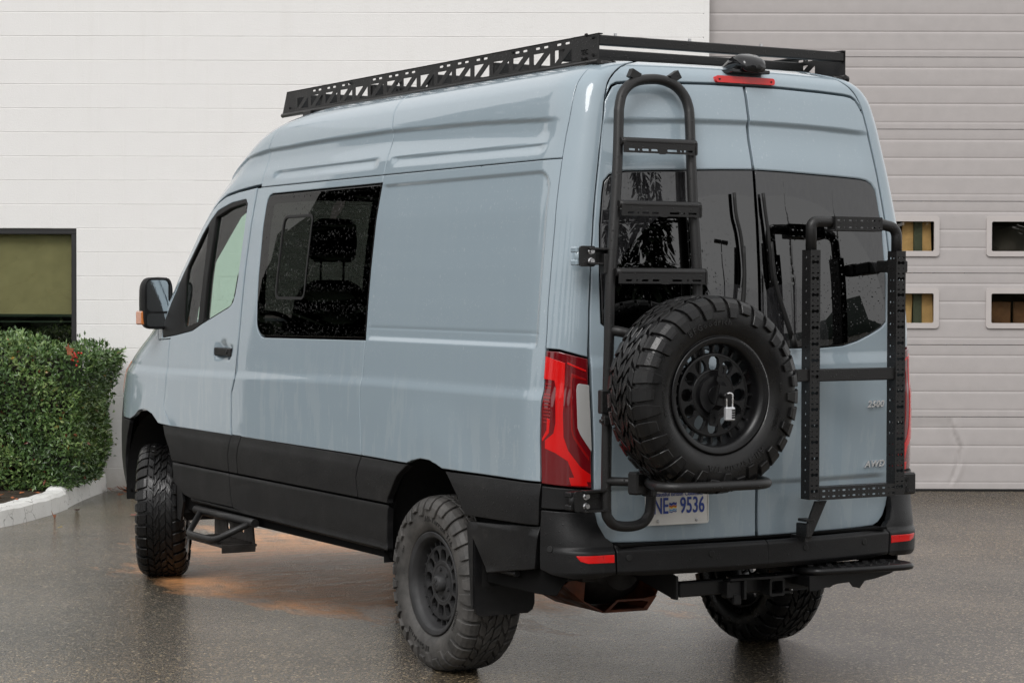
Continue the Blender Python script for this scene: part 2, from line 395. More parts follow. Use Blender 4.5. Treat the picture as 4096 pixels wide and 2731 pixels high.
def panel(name, poly, fn, mat, parent=None, holes=(), gap=.0025, off=0., flange=.022, hu=.055, hz=.04, rows=(), cols=(), edge=.004,
          sign=1, mirror=0, ds=.03, roll=.003, join=None, hgap=None):
    """sheet-metal panel: outline in the (u,z) domain of a body surface, rolled edge and a flange turned inwards.
    mirror 0 = this side, 1 = the other side, 2 = both halves in one mesh (meeting on the centre line)"""
    loops = [np.array(ccw(poly))]+[np.array(ccw(h))[::-1] for h in holes]
    B0 = [inset(resample(L, ds), gap if i == 0 or hgap is None else hgap) for i, L in enumerate(loops)]
    B1 = [inset(L, edge) for L in B0]
    lo = loops[0].min(0); hi = loops[0].max(0)
    us = list(np.arange(lo[0]+hu*.5, hi[0], hu))+[c for c in cols if lo[0] < c < hi[0]]
    zs = list(np.arange(lo[1]+hz*.5, hi[1], hz))+[r_ for r_ in rows if lo[1] < r_ < hi[1]]
    us = np.unique(np.round(us, 4)); zs = np.unique(np.round(zs, 4))
    if len(us): us = us[np.insert(np.diff(us) > .0035, 0, True)]
    if len(zs): zs = zs[np.insert(np.diff(zs) > .0035, 0, True)]
    if len(us) < 2: us = np.linspace(lo[0], hi[0], 4)[1:3]
    if len(zs) < 2: zs = np.linspace(lo[1], hi[1], 4)[1:3]
    # work in grid-index space so that closely spaced rows stay rows
    def ext(a): return np.concatenate([[a[0]-(a[1]-a[0])*8], a, [a[-1]+(a[-1]-a[-2])*8]])
    ue, ze = ext(us), ext(zs); ui = np.concatenate([[-8.], np.arange(len(us)), [len(us)+7.]]); zi = np.concatenate([[-8.], np.arange(len(zs)), [len(zs)+7.]])
    fw = lambda P_: np.stack([np.interp(P_[:, 0], ue, ui), np.interp(P_[:, 1], ze, zi)], 1)
    bw = lambda P_: np.stack([np.interp(P_[:, 0], ui, ue), np.interp(P_[:, 1], zi, ze)], 1)
    B0 = [bw(resample(fw(L), 1.0)) for L in B0]; B1 = [inset(L, edge) for L in B0]
    G = np.stack(np.meshgrid(us, zs), -1).reshape(-1, 2)
    keep = inside(G, B1[0])
    for h in B1[1:]: keep &= ~inside(G, h)
    G = G[keep]
    allb = np.concatenate(B1+B0); fb = fw(allb); fg = fw(G); ok = np.ones(len(G), bool)
    for i in range(0, len(G), 4000):
        d = ((fg[i:i+4000, None]-fb[None])**2).sum(-1).min(1); d2 = ((G[i:i+4000, None]-allb[None])**2).sum(-1).min(1); ok[i:i+4000] = (d > .45**2) & (d2 > .0035**2)
    G = G[ok]
    nb0 = sum(map(len, B0)); pts = fw(np.concatenate(B0+B1+[G]))
    edges = []; k0 = 0
    for L in B0+B1: edges += [(k0+i, k0+(i+1) % len(L)) for i in range(len(L))]; k0 += len(L)
    vs, _, fs, ov, *_r2 = delaunay_2d_cdt([Vector(p) for p in pts], edges, [], 0, 1e-6)
    A = bw(np.array([[v.x, v.y] for v in vs])); src = np.array([o[0] if len(o) else -1 for o in ov])
    T = np.array([f for f in fs], int); C = A[T].mean(1); keep = inside(C, B0[0])
    for h in B0[1:]: keep &= ~inside(C, h)
    T = T[keep]
    P = np.stack(fn(A[:, 0], A[:, 1]), -1); N = normals_of(fn, A[:, 0], A[:, 1], sign)
    isb = (src >= 0) & (src < nb0)
    P = P+N*(off-np.where(isb, roll, 0))[:, None]
    # outward direction in the sheet at the boundary
    Nv = N.copy(); inv = {int(s_): i for i, s_ in enumerate(src)}
    V = [P]; NN = [Nv]; F = T.tolist(); k = len(P); k0 = 0
    e1 = P[T[:, 1]]-P[T[:, 0]]; e2 = P[T[:, 2]]-P[T[:, 0]]
    fl = (np.cross(e1, e2)*N[T].mean(1)).sum(1) < 0
    F = [tuple(f[::-1]) if fl[i] else tuple(f) for i, f in enumerate(F)]
    for L in B0:
        ids = [inv.get(k0+i) for i in range(len(L))]
        if None in ids: ids = [i for i in ids if i is not None]
        k0 += len(L); n = len(ids)
        if n < 3: continue
        q = P[ids]; nn = N[ids]; tg = np.roll(q, -1, 0)-np.roll(q, 1, 0); ow = np.cross(tg, nn)*sign_of(L, sign)
        ow /= np.linalg.norm(ow, axis=1)[:, None]+1e-12
        Nv[ids] = Nv[ids]*.75+ow*.66
        V += [q, q-nn*flange]; NN += [ow, ow]
        for i in range(n):
            j = (i+1) % n; f = (k+i, k+j, k+n+j, k+n+i)
            c_ = np.cross(q[j]-q[i], -nn[i]); F.append(f if c_@ow[i] > 0 else f[::-1])
        k += 2*n
    V = np.concatenate(V); NN = np.concatenate(NN); NN /= np.linalg.norm(NN, axis=1)[:, None]+1e-12
    if mirror == 1:
        V = V*np.array([-1, 1, 1]); NN = NN*np.array([-1, 1, 1]); F = [f[::-1] for f in F]
    elif mirror == 2:
        n = len(V); V = np.concatenate([V, V*np.array([-1, 1, 1])]); NN = np.concatenate([NN, NN*np.array([-1, 1, 1])])
        F = F+[tuple(i+n for i in f[::-1]) for f in F]
    me = bpy.data.meshes.new(name); me.from_pydata(V.tolist(), [], F)
    me.polygons.foreach_set('use_smooth', np.ones(len(F), bool)); me.materials.append(mat)
    me.normals_split_custom_set_from_vertices(NN.tolist()); me.update()
    return link(name, me, parent)
def sign_of(L, sign):
    return -sign   # loops keep the sheet on their left, so tangent x normal points off the sheet
def text_mesh(s, size, ext=.002, sx=1., shear=0., spacing=1., bold=0., res=2):
    cu = bpy.data.curves.new('text', 'FONT'); cu.body = s; cu.size = size; cu.extrude = ext; cu.align_x = 'CENTER'
    cu.resolution_u = res; cu.shear = shear; cu.space_character = spacing; cu.offset = bold
    o = bpy.data.objects.new('text', cu); COL.objects.link(o)
    dg = bpy.context.evaluated_depsgraph_get(); dg.update()
    me = bpy.data.meshes.new_from_object(o.evaluated_get(dg)); bpy.data.objects.remove(o); bpy.data.curves.remove(cu)
    V = np.array([v.co[:] for v in me.vertices]).reshape(-1, 3); F = [tuple(p.vertices) for p in me.polygons]; bpy.data.meshes.remove(me)
    V[:, 0] *= sx; return V, F

# ------------------------------------------------------------------ surroundings: a frame along the building front
WD = np.array([math.sin(CAM_YAW), math.cos(CAM_YAW), 0.]); WX = np.array([math.cos(CAM_YAW), -math.sin(CAM_YAW), 0.])
W0 = np.array([CAM_POS[0], CAM_POS[1], 0.])
def wf(x, d, z): return W0+WX*x+WD*d+np.array([0, 0, z])      # x along the wall, d away from the lot's edge, z up
WROT = np.stack([WX, WD, [0, 0, 1]], 1)
def wbox(mb, x0, x1, d0, d1, z0, z1, bev=0.):
    mb.box(wf((x0+x1)/2, (d0+d1)/2, (z0+z1)/2), ((x1-x0)/2, (d1-d0)/2, (z1-z0)/2), WROT, bev)

def asphalt():
    k = NT('wet_asphalt'); co = k.coord()
    v = k.n('ShaderNodeTexVoronoi', i_Scale=100.0); k.l(co, v.inputs['Vector'])
    sx = k.n('ShaderNodeSeparateColor'); k.l(v.outputs['Color'], sx.inputs[0])
    v2 = k.n('ShaderNodeTexVoronoi', i_Scale=210.0); k.l(co, v2.inputs['Vector'])
    s2 = k.n('ShaderNodeSeparateColor'); k.l(v2.outputs['Color'], s2.inputs[0])
    big = k.noise(co, .45, 5, .6); mid = k.noise(co, 2.2, 4, .6)
    stone = k.ramp(sx.outputs[0], [(.0, (.011, .0095, .007)), (.45, (.032, .0265, .018)), (.78, (.080, .066, .046)), (.93, (.17, .145, .108)), (1., (.33, .29, .225))])
    grit = k.ramp(s2.outputs[1], [(.2, (.6, .6, .6)), (.9, (1.35, 1.3, 1.2))])
    c = k.mix(1.0, stone, grit, 'MULTIPLY')
    c = k.mix(k.ramp(big, [(.35, 0.), (.65, .85)]), c, k.mix(1.0, c, (1.75, 1.48, 1.10), 'MULTIPLY'))
    # silt washed under the van: ochre stain with ragged outline
    g = k.n('ShaderNodeNewGeometry'); sp = k.n('ShaderNodeSeparateXYZ'); k.l(g.outputs['Position'], sp.inputs[0])
    def blob(cx, cy, rx, ry):
        a = k.math('POWER', k.math('DIVIDE', k.math('SUBTRACT', sp.outputs[0], cx), rx), 2.)
        b = k.math('POWER', k.math('DIVIDE', k.math('SUBTRACT', sp.outputs[1], cy), ry), 2.)
        return k.math('SUBTRACT', 1.0, k.math('SQRT', k.math('ADD', a, b)))
    wob = k.math('MULTIPLY', k.math('SUBTRACT', k.noise(k.coord((1.2, .5, 1)), 1.6, 5, .65), .5), 1.7)
    silt = k.ramp(k.math('ADD', blob(.30, 4.5, 1.35, 2.5), wob), [(-.0, 0.), (.34, 1.)])
    streak = k.ramp(k.noise(k.coord((1.0, 4.5, 1)), 2.4, 5, .7), [(.30, .5), (.58, 1.)])
    silt = k.math('MULTIPLY', silt, streak)
    c = k.mix(silt, c, k.mix(mid, (.82, .37, .14), (.62, .31, .135)))
    moss = k.ramp(k.math('ADD', k.noise(co, .8, 4), k.math('MULTIPLY', blob(-.2, 9.0, 2.2, 2.5), .5)), [(.62, 0.), (.95, .5)])
    c = k.mix(moss, c, (.060, .055, .024))
    base_c = c
    # standing water: a shallow puddle behind the rear axle, thinner film elsewhere
    pud = k.math('ADD', k.math('ADD', blob(.25, 1.25, 1.10, 1.05), k.math('ADD', k.math('MULTIPLY', blob(-.3, 9.1, 2.2, 3.0), .75), k.math('MULTIPLY', blob(-.2, -.4, 2.6, 2.6), .62))), k.math('MULTIPLY', k.math('SUBTRACT', k.noise(co, 1.5, 4), .5), 1.1))
    wet = k.ramp(pud, [(.02, 0.), (.38, 1.)])
    wet2 = k.ramp(k.noise(co, .6, 4, .6), [(.35, .0), (.75, .22)])
    k.l(k.mix(k.math('MULTIPLY', wet, .6), base_c, k.mix(1.0, base_c, (.35, .33, .30), 'MULTIPLY')), k.b.inputs['Base Color'])
    wetm = k.math('MAXIMUM', k.math('MAXIMUM', wet, wet2), k.math('MULTIPLY', silt, .20))
    k.l(k.mix(wetm, (.50, .50, .50), (.03, .03, .03)), k.b.inputs['Roughness'])
    k.set(Specular_IOR_Level=.5, Coat_Roughness=.06, Coat_IOR=1.36)
    k.l(k.math('MULTIPLY', k.ramp(k.noise(co, .9, 4, .6), [(.25, .65), (.7, 1.)]), k.math('SUBTRACT', 1.0, k.math('MULTIPLY', silt, .95))), k.b.inputs['Coat Weight'])
    hgt = k.math('ADD', k.math('SUBTRACT', 1.0, v.outputs['Distance']), k.math('MULTIPLY', k.noise(co, 120, 2), .6))
    bp = k.n('ShaderNodeBump'); bp.inputs['Distance'].default_value = .008; k.l(hgt, bp.inputs['Height'])
    k.l(k.ramp(wetm, [(0., .9), (.5, .35), (1., .02)]), bp.inputs['Strength'])
    k.l(bp.outputs[0], k.b.inputs['Normal'])
    b2 = k.n('ShaderNodeBump'); b2.inputs['Distance'].default_value = .009; k.l(hgt, b2.inputs['Height'])
    k.l(k.ramp(wetm, [(0., .95), (.45, .45), (.8, .08), (1., .01)]), b2.inputs['Strength']); k.l(b2.outputs[0], k.b.inputs['Coat Normal'])
    return k.m
M['asphalt'] = asphalt()
def wallpaint():
    k = NT('painted_block'); co = k.coord()
    d = k.noise(k.coord((1, 1, .35)), 1.1, 4)
    c = k.ramp(d, [(.3, (.735, .725, .710)), (.7, (.775, .768, .755))])
    g = k.n('ShaderNodeNewGeometry'); sp = k.n('ShaderNodeSeparateXYZ'); k.l(g.outputs['Position'], sp.inputs[0])
    nz = k.noise(g.outputs['Position'], 3.0, 5, .65); low = k.math('SUBTRACT', k.math('MULTIPLY', nz, .75), sp.outputs[2])     # splash-back grime along the foot
    c = k.mix(k.ramp(low, [(-.05, 0.), (.35, .6)]), c, (.46, .43, .38))
    st = k.noise(k.n_scaled(g.outputs['Position'], (6, 6, .35)), 1.6, 5, .6); c = k.mix(k.ramp(st, [(.56, 0.), (.72, .10)]), c, (.60, .575, .53))
    k.l(c, k.b.inputs['Base Color'])
    k.set(Roughness=.62, Specular_IOR_Level=.3)
    h = k.math('ADD', k.noise(co, 90, 4, .7), k.math('MULTIPLY', k.noise(co, 18, 3), .6))
    k.l(k.bump(h, .30, .006), k.b.inputs['Normal']); return k.m
M['wall'] = wallpaint()
M['joint'] = simple('painted_mortar', (.745, .738, .722), .7, 0, .2, (60, .2, .004))
M['caulk'] = simple('grey_joint_caulk', (.30, .30, .29), .7)
M['door'] = simple('taupe_door_paint', (.402, .375, .367), .42, 0, .4, (7, .03, .01), 0, .035)
M['doorframe'] = simple('taupe_window_surround', (.47, .435, .42), .45, 0, .4, None, 0, .03)
M['winframe'] = simple('black_window_frame', (.012, .012, .013), .5)
M['soil'] = simple('wet_soil_and_gravel', (.045, .034, .024), .7, 0, .3, (60, .8, .03), 0, .6)
M['wood'] = simple('raw_lumber', (.52, .33, .16), .7, 0, .3, (30, .1, .004), 0, .2)
def kerbmat():
    k = NT('chipped_white_kerb_paint'); co = k.coord()
    ck = k.n('ShaderNodeTexVoronoi', i_Scale=7.0); ck.feature = 'DISTANCE_TO_EDGE'
    wv = k.n('ShaderNodeMix'); wv.data_type = 'VECTOR'; wv.inputs[0].default_value = .12
    nz = k.n('ShaderNodeTexNoise', i_Scale=9.0, i_Detail=4.0); k.l(co, nz.inputs['Vector']); k.l(co, wv.inputs[4]); k.l(nz.outputs['Color'], wv.inputs[5]); k.l(wv.outputs[1], ck.inputs['Vector'])
    crack = k.ramp(ck.outputs['Distance'], [(.0, 1.), (.022, 0.)])
    crack = k.math('MULTIPLY', crack, k.ramp(k.noise(co, 3, 3), [(.45, 0.), (.6, 1.)]))
    chip = k.ramp(k.noise(co, 16, 5, .7), [(.64, 0.), (.70, .8)])
    c = k.mix(k.ramp(k.noise(co, 4, 5), [(.35, 0.), (.8, .5)]), (.70, .70, .68), (.50, .49, .45))
    c = k.mix(k.math('MAXIMUM', crack, chip), c, (.12, .11, .10)); k.l(c, k.b.inputs['Base Color']); k.set(Roughness=.55)
    k.l(k.bump(k.math('SUBTRACT', k.noise(co, 40, 4), crack), .5, .006), k.b.inputs['Normal']); return k.m
M['kerb'] = kerbmat()

# ---- ground
mb = MB(); mb.add([(-150, -150, 0), (150, -150, 0), (150, 150, 0), (-150, 150, 0)], [(0, 1, 2, 3)])
tag(mb.obj('asphalt_ground', M['asphalt']), kind='structure')

# ---- building: block wall with window, and the garage door beside it
WALL_D = 18.30; XR = 1.615; CH = .2027; BL = .4064
wall = empty('block_wall', wf(-2.0, WALL_D, 0), 'white painted concrete block wall with a black framed window behind the hedge', 'wall')
mb = MB()
WX1, WZ0, WZ1 = -3.69, .95, 2.222                      # window opening
WX0 = -6.4
for x0, x1, z0, z1 in ((-10.4, WX0, 0, 6.2), (WX1, XR-.006, 0, 6.2), (WX0, WX1, 0, WZ0), (WX0, WX1, WZ1, 6.2)):
    wbox(mb, x0, x1, WALL_D+.0024, WALL_D+.20, z0, z1)
mb.obj('wall_core', M['joint'], wall)
def block_into(t, a, h):
    pr = [(-.0120, -h+.0020), (-.0108, -h), (.012, -h), (.012, h), (-.0108, h), (-.0120, h-.0020)]
    t.add([(s_*a, d, z) for s_ in (-1, 1) for d, z in pr], [(i, 6+i, 6+(i+1) % 6, (i+1) % 6)[::-1] for i in range(6)]+[tuple(range(6))[::1], tuple(range(6, 12))[::-1]])
bcache = {}; nblk = 0; rest = MB()
for cr in range(0, 30):
    z0 = cr*CH-.008; z1 = z0+CH; ph = -3.293+(0 if cr % 2 == 0 else BL/2)
    k0 = int(math.floor((-10.4-ph)/BL)); x = ph+k0*BL
    while x < XR:
        segs = [(x, x+BL)]; x += BL
        for cutx in (.772,): segs = [q for a, b in segs for q in ([(a, cutx-.005), (cutx+.005, b)] if a < cutx-.02 and b > cutx+.02 else [(a, b)])]
        for a, b in segs:
            b = min(b, XR); a = max(a, -10.4)
            if z1 > WZ0+.01 and z0 < WZ1-.005:
                if b > WX0 and a < WX0: b = WX0
                elif a < WX1 and b > WX1: a = WX1
                elif a >= WX0 and b <= WX1: continue
            if b-a < .03: continue
            w = b-a-.0004; hh = CH-.0050; jit = rng.uniform(-.0006, .0006)
            seen = a > -4.75 and z0 < 4.22 and not (-2.75 < a < 1.3 and b < 1.35 and z1 < 2.6 and a > -2.9+.25*z0) and not (a < -3.5 and z1 < 1.0)
            if seen and nblk < 298:
                key = (round(w, 3),)
                if key not in bcache:
                    t = MB(); block_into(t, w/2, hh/2); bcache[key] = t.mesh('block', M['wall'])
                o = link('block', bcache[key], wall); nblk += 1
                o.matrix_world = Matrix.Translation(wf((a+b)/2, WALL_D+.012+jit, (z0+z1)/2)) @ Matrix(WROT.tolist()).to_4x4()
                o.matrix_parent_inverse = Matrix.Identity(4); o.matrix_basis = Matrix.Translation(-Vector(wall.location)) @ Matrix.Translation(wf((a+b)/2, WALL_D+.012+jit, (z0+z1)/2)) @ Matrix(WROT.tolist()).to_4x4()
            else: wbox(rest, a, a+w, WALL_D+jit, WALL_D+.024+jit, z0+.0025, z1-.0025, .0015)
tag(rest.obj('blockwork', M['wall'], wall), kind='stuff')
mb = MB(); wbox(mb, .767, .777, WALL_D+.003, WALL_D+.02, 0, 6); mb.obj('control_joint', M['caulk'], wall)
mb = MB(); wbox(mb, XR, XR+.045, WALL_D-.004, WALL_D+.22, 0, 6); mb.obj('corner_trim', M['wall'], wall)
# window
mb = MB(); fw = .042
wbox(mb, WX0, WX1, WALL_D+.012, WALL_D+.09, WZ1-fw-.006, WZ1-.006, .003); wbox(mb, WX0, WX1, WALL_D+.012, WALL_D+.09, WZ0, WZ0+fw, .003)
wbox(mb, WX1-fw-.004, WX1-.004, WALL_D+.012, WALL_D+.09, WZ0+fw, WZ1-fw-.006, .003); wbox(mb, WX0, WX0+fw, WALL_D+.012, WALL_D+.09, WZ0+fw, WZ1-fw-.006, .003)
wbox(mb, -5.02, -4.98, WALL_D+.012, WALL_D+.09, WZ0+fw, WZ1-fw-.006, .003)
win = mb.obj('window', M['winframe'], wall)
mb = MB(); wbox(mb, WX0+.03, WX1-.03, WALL_D+.045, WALL_D+.051, WZ0+.03, WZ1-.04); mb.obj('pane', M['glass_pane'], win)
M['blind'] = simple('tan_roller_blind', (.50, .46, .31), .8, 0, .2, (60, .05, .003), 0, .08)
M['teal'] = simple('dark_green_sill', (.030, .055, .048), .4)
mb = MB(); wbox(mb, WX0+.03, WX1-.05, WALL_D+.10, WALL_D+.104, 1.497, WZ1-.05); mb.obj('roller_blind', M['blind'], win)
mb = MB(); wbox(mb, WX0+.03, WX1-.05, WALL_D+.094, WALL_D+.112, 1.472, 1.497, .004); wbox(mb, WX0+.03, WX1-.05, WALL_D+.07, WALL_D+.10, 1.425, 1.437, .003); mb.obj('blind_rail', M['teal'], win)
mb = MB(); wbox(mb, WX0, WX1, WALL_D+.6, WALL_D+.62, .9, 2.25); wbox(mb, WX0, WX1, WALL_D+.1, WALL_D+.6, .9, .93); mb.obj('room_back', M['black'], wall)

# garage door
DD = 18.45; GX0, GX1 = XR+.045, 6.2
gdoor = empty('garage_door', wf(3.9, DD, 0), 'taupe ribbed sectional garage door with two rows of small windows', 'garage door')
bots = [.018, .637, 1.252, 1.864, 2.476, 3.088, 3.701, 4.31]
RIB = (.095, .35, .60, .85)
def door_fn(z0, z1, dent):
    def fn(u, z):
        u, z = np.broadcast_arrays(np.asarray(u, float), np.asarray(z, float))
        t = (z-z0)/(z1-z0); dep = np.zeros_like(t)
        for i, r_ in enumerate(RIB):
            s_ = (t-r_)*(z1-z0); dep = dep+(.0034 if i else .0022)*np.exp(-(s_/.0075)**2)
        dep = dep-.004*np.sin(np.clip(t, 0, 1)*PI)*0
        if dent:
            xc = 3.80+.05*np.sin((z-.1)*9)+np.where(z < .35, -.03, 0); fall = np.clip((z-.03)/.1, 0, 1)*np.clip((.64-z)/.06, 0, 1)
            dep = dep+fall*(.009*np.exp(-((u-xc)/.022)**2)-.007*np.exp(-((u-xc-.035)/.030)**2)+.008*np.exp(-((u-xc+.12)/.10)**2))
        q = W0+WX*u[..., None]+WD*(DD+dep)[..., None]
        return q[..., 0], q[..., 1], z
    return fn
PW, PH = .585, .252
def frames_x(): return [3.3065-1.065*1+.0, 3.3065, 3.3065+1.0765, 3.3065+2*1.0765]
for i in range(7):
    z0, z1 = bots[i], bots[i+1]; holes = []
    if i in (2, 3):
        zc = {3: 2.178, 2: 1.565}[i]
        holes = [rrect(x-PW/2-.012, x+PW/2+.012, zc-PH/2-.012, zc+PH/2+.012, .02, 2) for x in frames_x()]
    rows = sum([[z0+(z1-z0)*r_+d for d in (-.014, -.008, -.004, 0, .004, .008, .014)] for r_ in RIB], [])
    cols = list(np.arange(3.62, 3.98, .012)) if i == 0 else []
    g = .0022; fn_ = door_fn(z0, z1, i == 0); hx = [(x-PW/2-.012, x+PW/2+.012) for x in frames_x()] if holes else []; hz_ = (zc-PH/2-.012, zc+PH/2+.012) if holes else (9, 9)
    us_ = np.unique(np.round(sorted(list(np.arange(GX0, GX1, .5))+[GX1]+[q for a_ in hx for q in a_]+(list(np.arange(3.62, 3.98, .010)) if i == 0 else [])), 4))
    zs_ = np.unique(np.round(sorted([z0+g, z0+g+.003, z1-g-.003, z1-g]+[z for z in rows if z0+.006 < z < z1-.006]+list(np.arange(z0+.03, z1-.02, .05))+[z for z in hz_ if z < 8]), 4))
    UU, ZZ = np.meshgrid(us_, zs_); P_ = np.stack(fn_(UU.ravel(), ZZ.ravel()), -1); N_ = normals_of(fn_, UU.ravel(), ZZ.ravel(), -1)
    edge_ = (ZZ.ravel() < z0+g+.001) | (ZZ.ravel() > z1-g-.001); P_ = P_-N_*np.where(edge_, .004, 0)[:, None]
    nu = len(us_); Fd = []
    for r_ in range(len(zs_)-1):
        for c_ in range(nu-1):
            um, zm = (us_[c_]+us_[c_+1])/2, (zs_[r_]+zs_[r_+1])/2
            if any(a_[0] < um < a_[1] for a_ in hx) and hz_[0] < zm < hz_[1]: continue
            Fd.append((r_*nu+c_, r_*nu+c_+1, (r_+1)*nu+c_+1, (r_+1)*nu+c_))
    n_ = len(P_); V_ = [P_]
    for r_, s__ in ((0, 1), (len(zs_)-1, -1)):
        ids = np.arange(nu)+r_*nu; V_.append(P_[ids]+WD*.03); k_ = sum(map(len, V_))-nu
        Fd += [(int(ids[c_]), k_+c_, k_+c_+1, int(ids[c_+1])) for c_ in range(nu-1)]
    mb = MB(); mb.add(np.concatenate(V_), Fd, True); sec = mb.obj('door_section', M['door'], gdoor)
    sec.data.normals_split_custom_set_from_vertices(np.concatenate([N_, np.tile([0, 0, 1.], (2*nu, 1))]).tolist())
    if holes:
        for x in frames_x():
            mb = MB(); fo = .045
            mb.prism(rrect(x-PW/2-fo, x+PW/2+fo, zc-PH/2-fo, zc+PH/2+fo, .028, 4), [rrect(x-PW/2, x+PW/2, zc-PH/2, zc+PH/2, .012, 2)], .022, (wf(0, DD-.006, 0), WX, (0, 0, 1)))
            f_ = mb.obj('window_frame', M['doorframe'], gdoor)
            mb = MB(); wbox(mb, x-PW/2-.01, x+PW/2+.01, DD+.002, DD+.006, zc-PH/2-.01, zc+PH/2+.01); mb.obj('pane', M['glass_door'], f_)
mb = MB(); wbox(mb, GX0, GX1, DD-.002, DD+.03, .0, .017); mb.obj('bottom_seal', M['seal'], gdoor)
mb = MB(); wbox(mb, GX0, GX1, DD+.05, DD+.08, 4.3, 6.2); mb.obj('lintel', M['wall'], wall)
# stored boards inside the workshop, seen through the panes
mb = MB(); wbox(mb, GX0, GX1, DD+2.0, DD+2.05, 0, 4.3); wbox(mb, GX0-.1, GX0-.05, DD+.1, DD+2, 0, 4.3); wbox(mb, GX1, GX1+.05, DD+.1, DD+2, 0, 4.3); wbox(mb, GX0, GX1, DD+.1, DD+2, 4.3, 4.35)
M['shop'] = simple('workshop_shade', (.10, .085, .06), .9)
mb.obj('workshop_room', M['shop'], wall)
M['wood2'] = simple('amber_board', (.62, .45, .22), .6, 0, .3, None, 0, .15); M['wood3'] = simple('green_board', (.07, .10, .075), .6)
xs = [2.70, 2.87, 3.02, 3.14, 3.25, 3.37, 3.475, 3.565, 3.675, 3.80]
for i, x in enumerate(xs):
    mb = MB(); w = [.165, .155, .13, .085, .13, .11, .075, .105, .11, .13][i]; tilt = [.02, -.03, .01, .04, -.02, .03, 0, -.03, .02, .01][i]
    rt = WROT@np.array([[math.cos(tilt), 0, math.sin(tilt)], [0, 1, 0], [-math.sin(tilt), 0, math.cos(tilt)]])
    mb.box(wf(x, DD+.075+.012*(i % 3), 1.3), (w/2, .012, 1.22), rt, .004)
    nm = 'green' if i in (3, 6) else 'amber'; pos = ['leftmost', 'second from the left', 'third from the left', 'narrow green left', 'fourth from the left', 'fifth from the left', 'narrow green right', 'sixth from the left', 'seventh from the left', 'rightmost'][i]
    tag(mb.obj('board', M['wood3' if nm == 'green' else 'wood2']), ['amber board leaning behind the left garage panes, %s' % pos, 'dark green board between amber boards behind the left garage panes, %s one' % pos.split()[-1]][nm == 'green'], 'board', nm+' boards inside the garage')

M['wood4'] = simple('brown_board', (.13, .075, .04), .6, 0, .3, None, 0, .3); M['grey'] = simple('grey_drum', (.16, .17, .17), .35, 0, .5)
for i, (x, w, ps) in enumerate(((4.18, .20, 'leftmost'), (4.42, .21, 'middle'), (4.66, .22, 'rightmost'))):
    mb = MB(); mb.box(wf(x, DD+.12+.02*i, .82), (w*.52, .012, .80), WROT, .004); tag(mb.obj('board', M['wood4']), 'brown board stacked behind the lower right garage pane, %s of three' % ps, 'board', 'brown boards inside the garage')
mb = MB(); mb.lathe([(1.72, .02), (1.72, .30), (1.75, .32), (2.25, .32), (2.28, .30), (2.28, .02)], 30, 'z', wf(4.35, DD+.75, 0)); tag(mb.obj('drum', M['grey']), 'grey drum standing high behind the upper right garage pane', 'drum')
mb = MB(); wbox(mb, 4.0, 5.2, DD+.4, DD+1.2, 1.69, 1.72); wbox(mb, 4.02, 4.08, DD+.5, DD+.56, 0, 1.69); wbox(mb, 5.1, 5.16, DD+.5, DD+.56, 0, 1.69); tag(mb.obj('shelf', M['wood4']), 'brown storage shelf inside the garage under the grey drum', 'shelf')

# ---- kerb bed and hedge
KB = [(-5.2, 14.2), (-4.45, 14.75), (-3.66, 15.42), (-3.45, 16.75)]
def kerb(name, front, width, h, joint=None):
    F_ = np.array(front, float); T = np.gradient(F_, axis=0); T /= np.linalg.norm(T, axis=1)[:, None]; Nn = np.stack([-T[:, 1], T[:, 0]], 1)
    if Nn[0][0] > 0: Nn = -Nn
    prof = [(0, 0), (.012, h-.03), (.035, h-.006), (.06, h), (width-.02, h), (width, h-.02), (width, 0)]
    V = []; n = len(prof)
    for i in range(len(F_)):
        for a, z in prof: q = F_[i]+Nn[i]*a; V.append(wf(q[0], q[1], z+.004*math.sin(i*2.1)*(z > 0)))
    Fc = [(i*n+j, i*n+j+1, (i+1)*n+j+1, (i+1)*n+j) for i in range(len(F_)-1) for j in range(n-1)]
    Fc += [tuple(range(n))[::-1], tuple((len(F_)-1)*n+j for j in range(n))]
    mb = MB(); mb.add(V, Fc); o = mb.obj(name, M['kerb']); return tag(o, kind='structure')
c1 = catmull([(-5.6, 13.95), (-4.6, 14.68), (-3.98, 15.12), (-3.66, 15.48), (-3.50, 16.25), (-3.455, 16.78)], 5)
kerb('kerb', c1, .17, .145)
c2 = catmull([(-3.47, 16.79), (-3.475, 17.3), (-3.46, 17.8), (-3.43, 18.28)], 4)
kerb('kerb', c2, .16, .165)
mb = MB(); P_ = [wf(x-.06, d, .115) for x, d in list(c1)+list(c2)]+[wf(-6.5, 18.3, .115), wf(-6.5, 13.9, .115)]
ctr = np.mean(P_, 0)+np.array([0, 0, .03]); mb.add([ctr]+P_, [(0, i+1, (i+1) % len(P_)+1) for i in range(len(P_))]); tag(mb.obj('planting_bed', M['soil']), kind='structure')

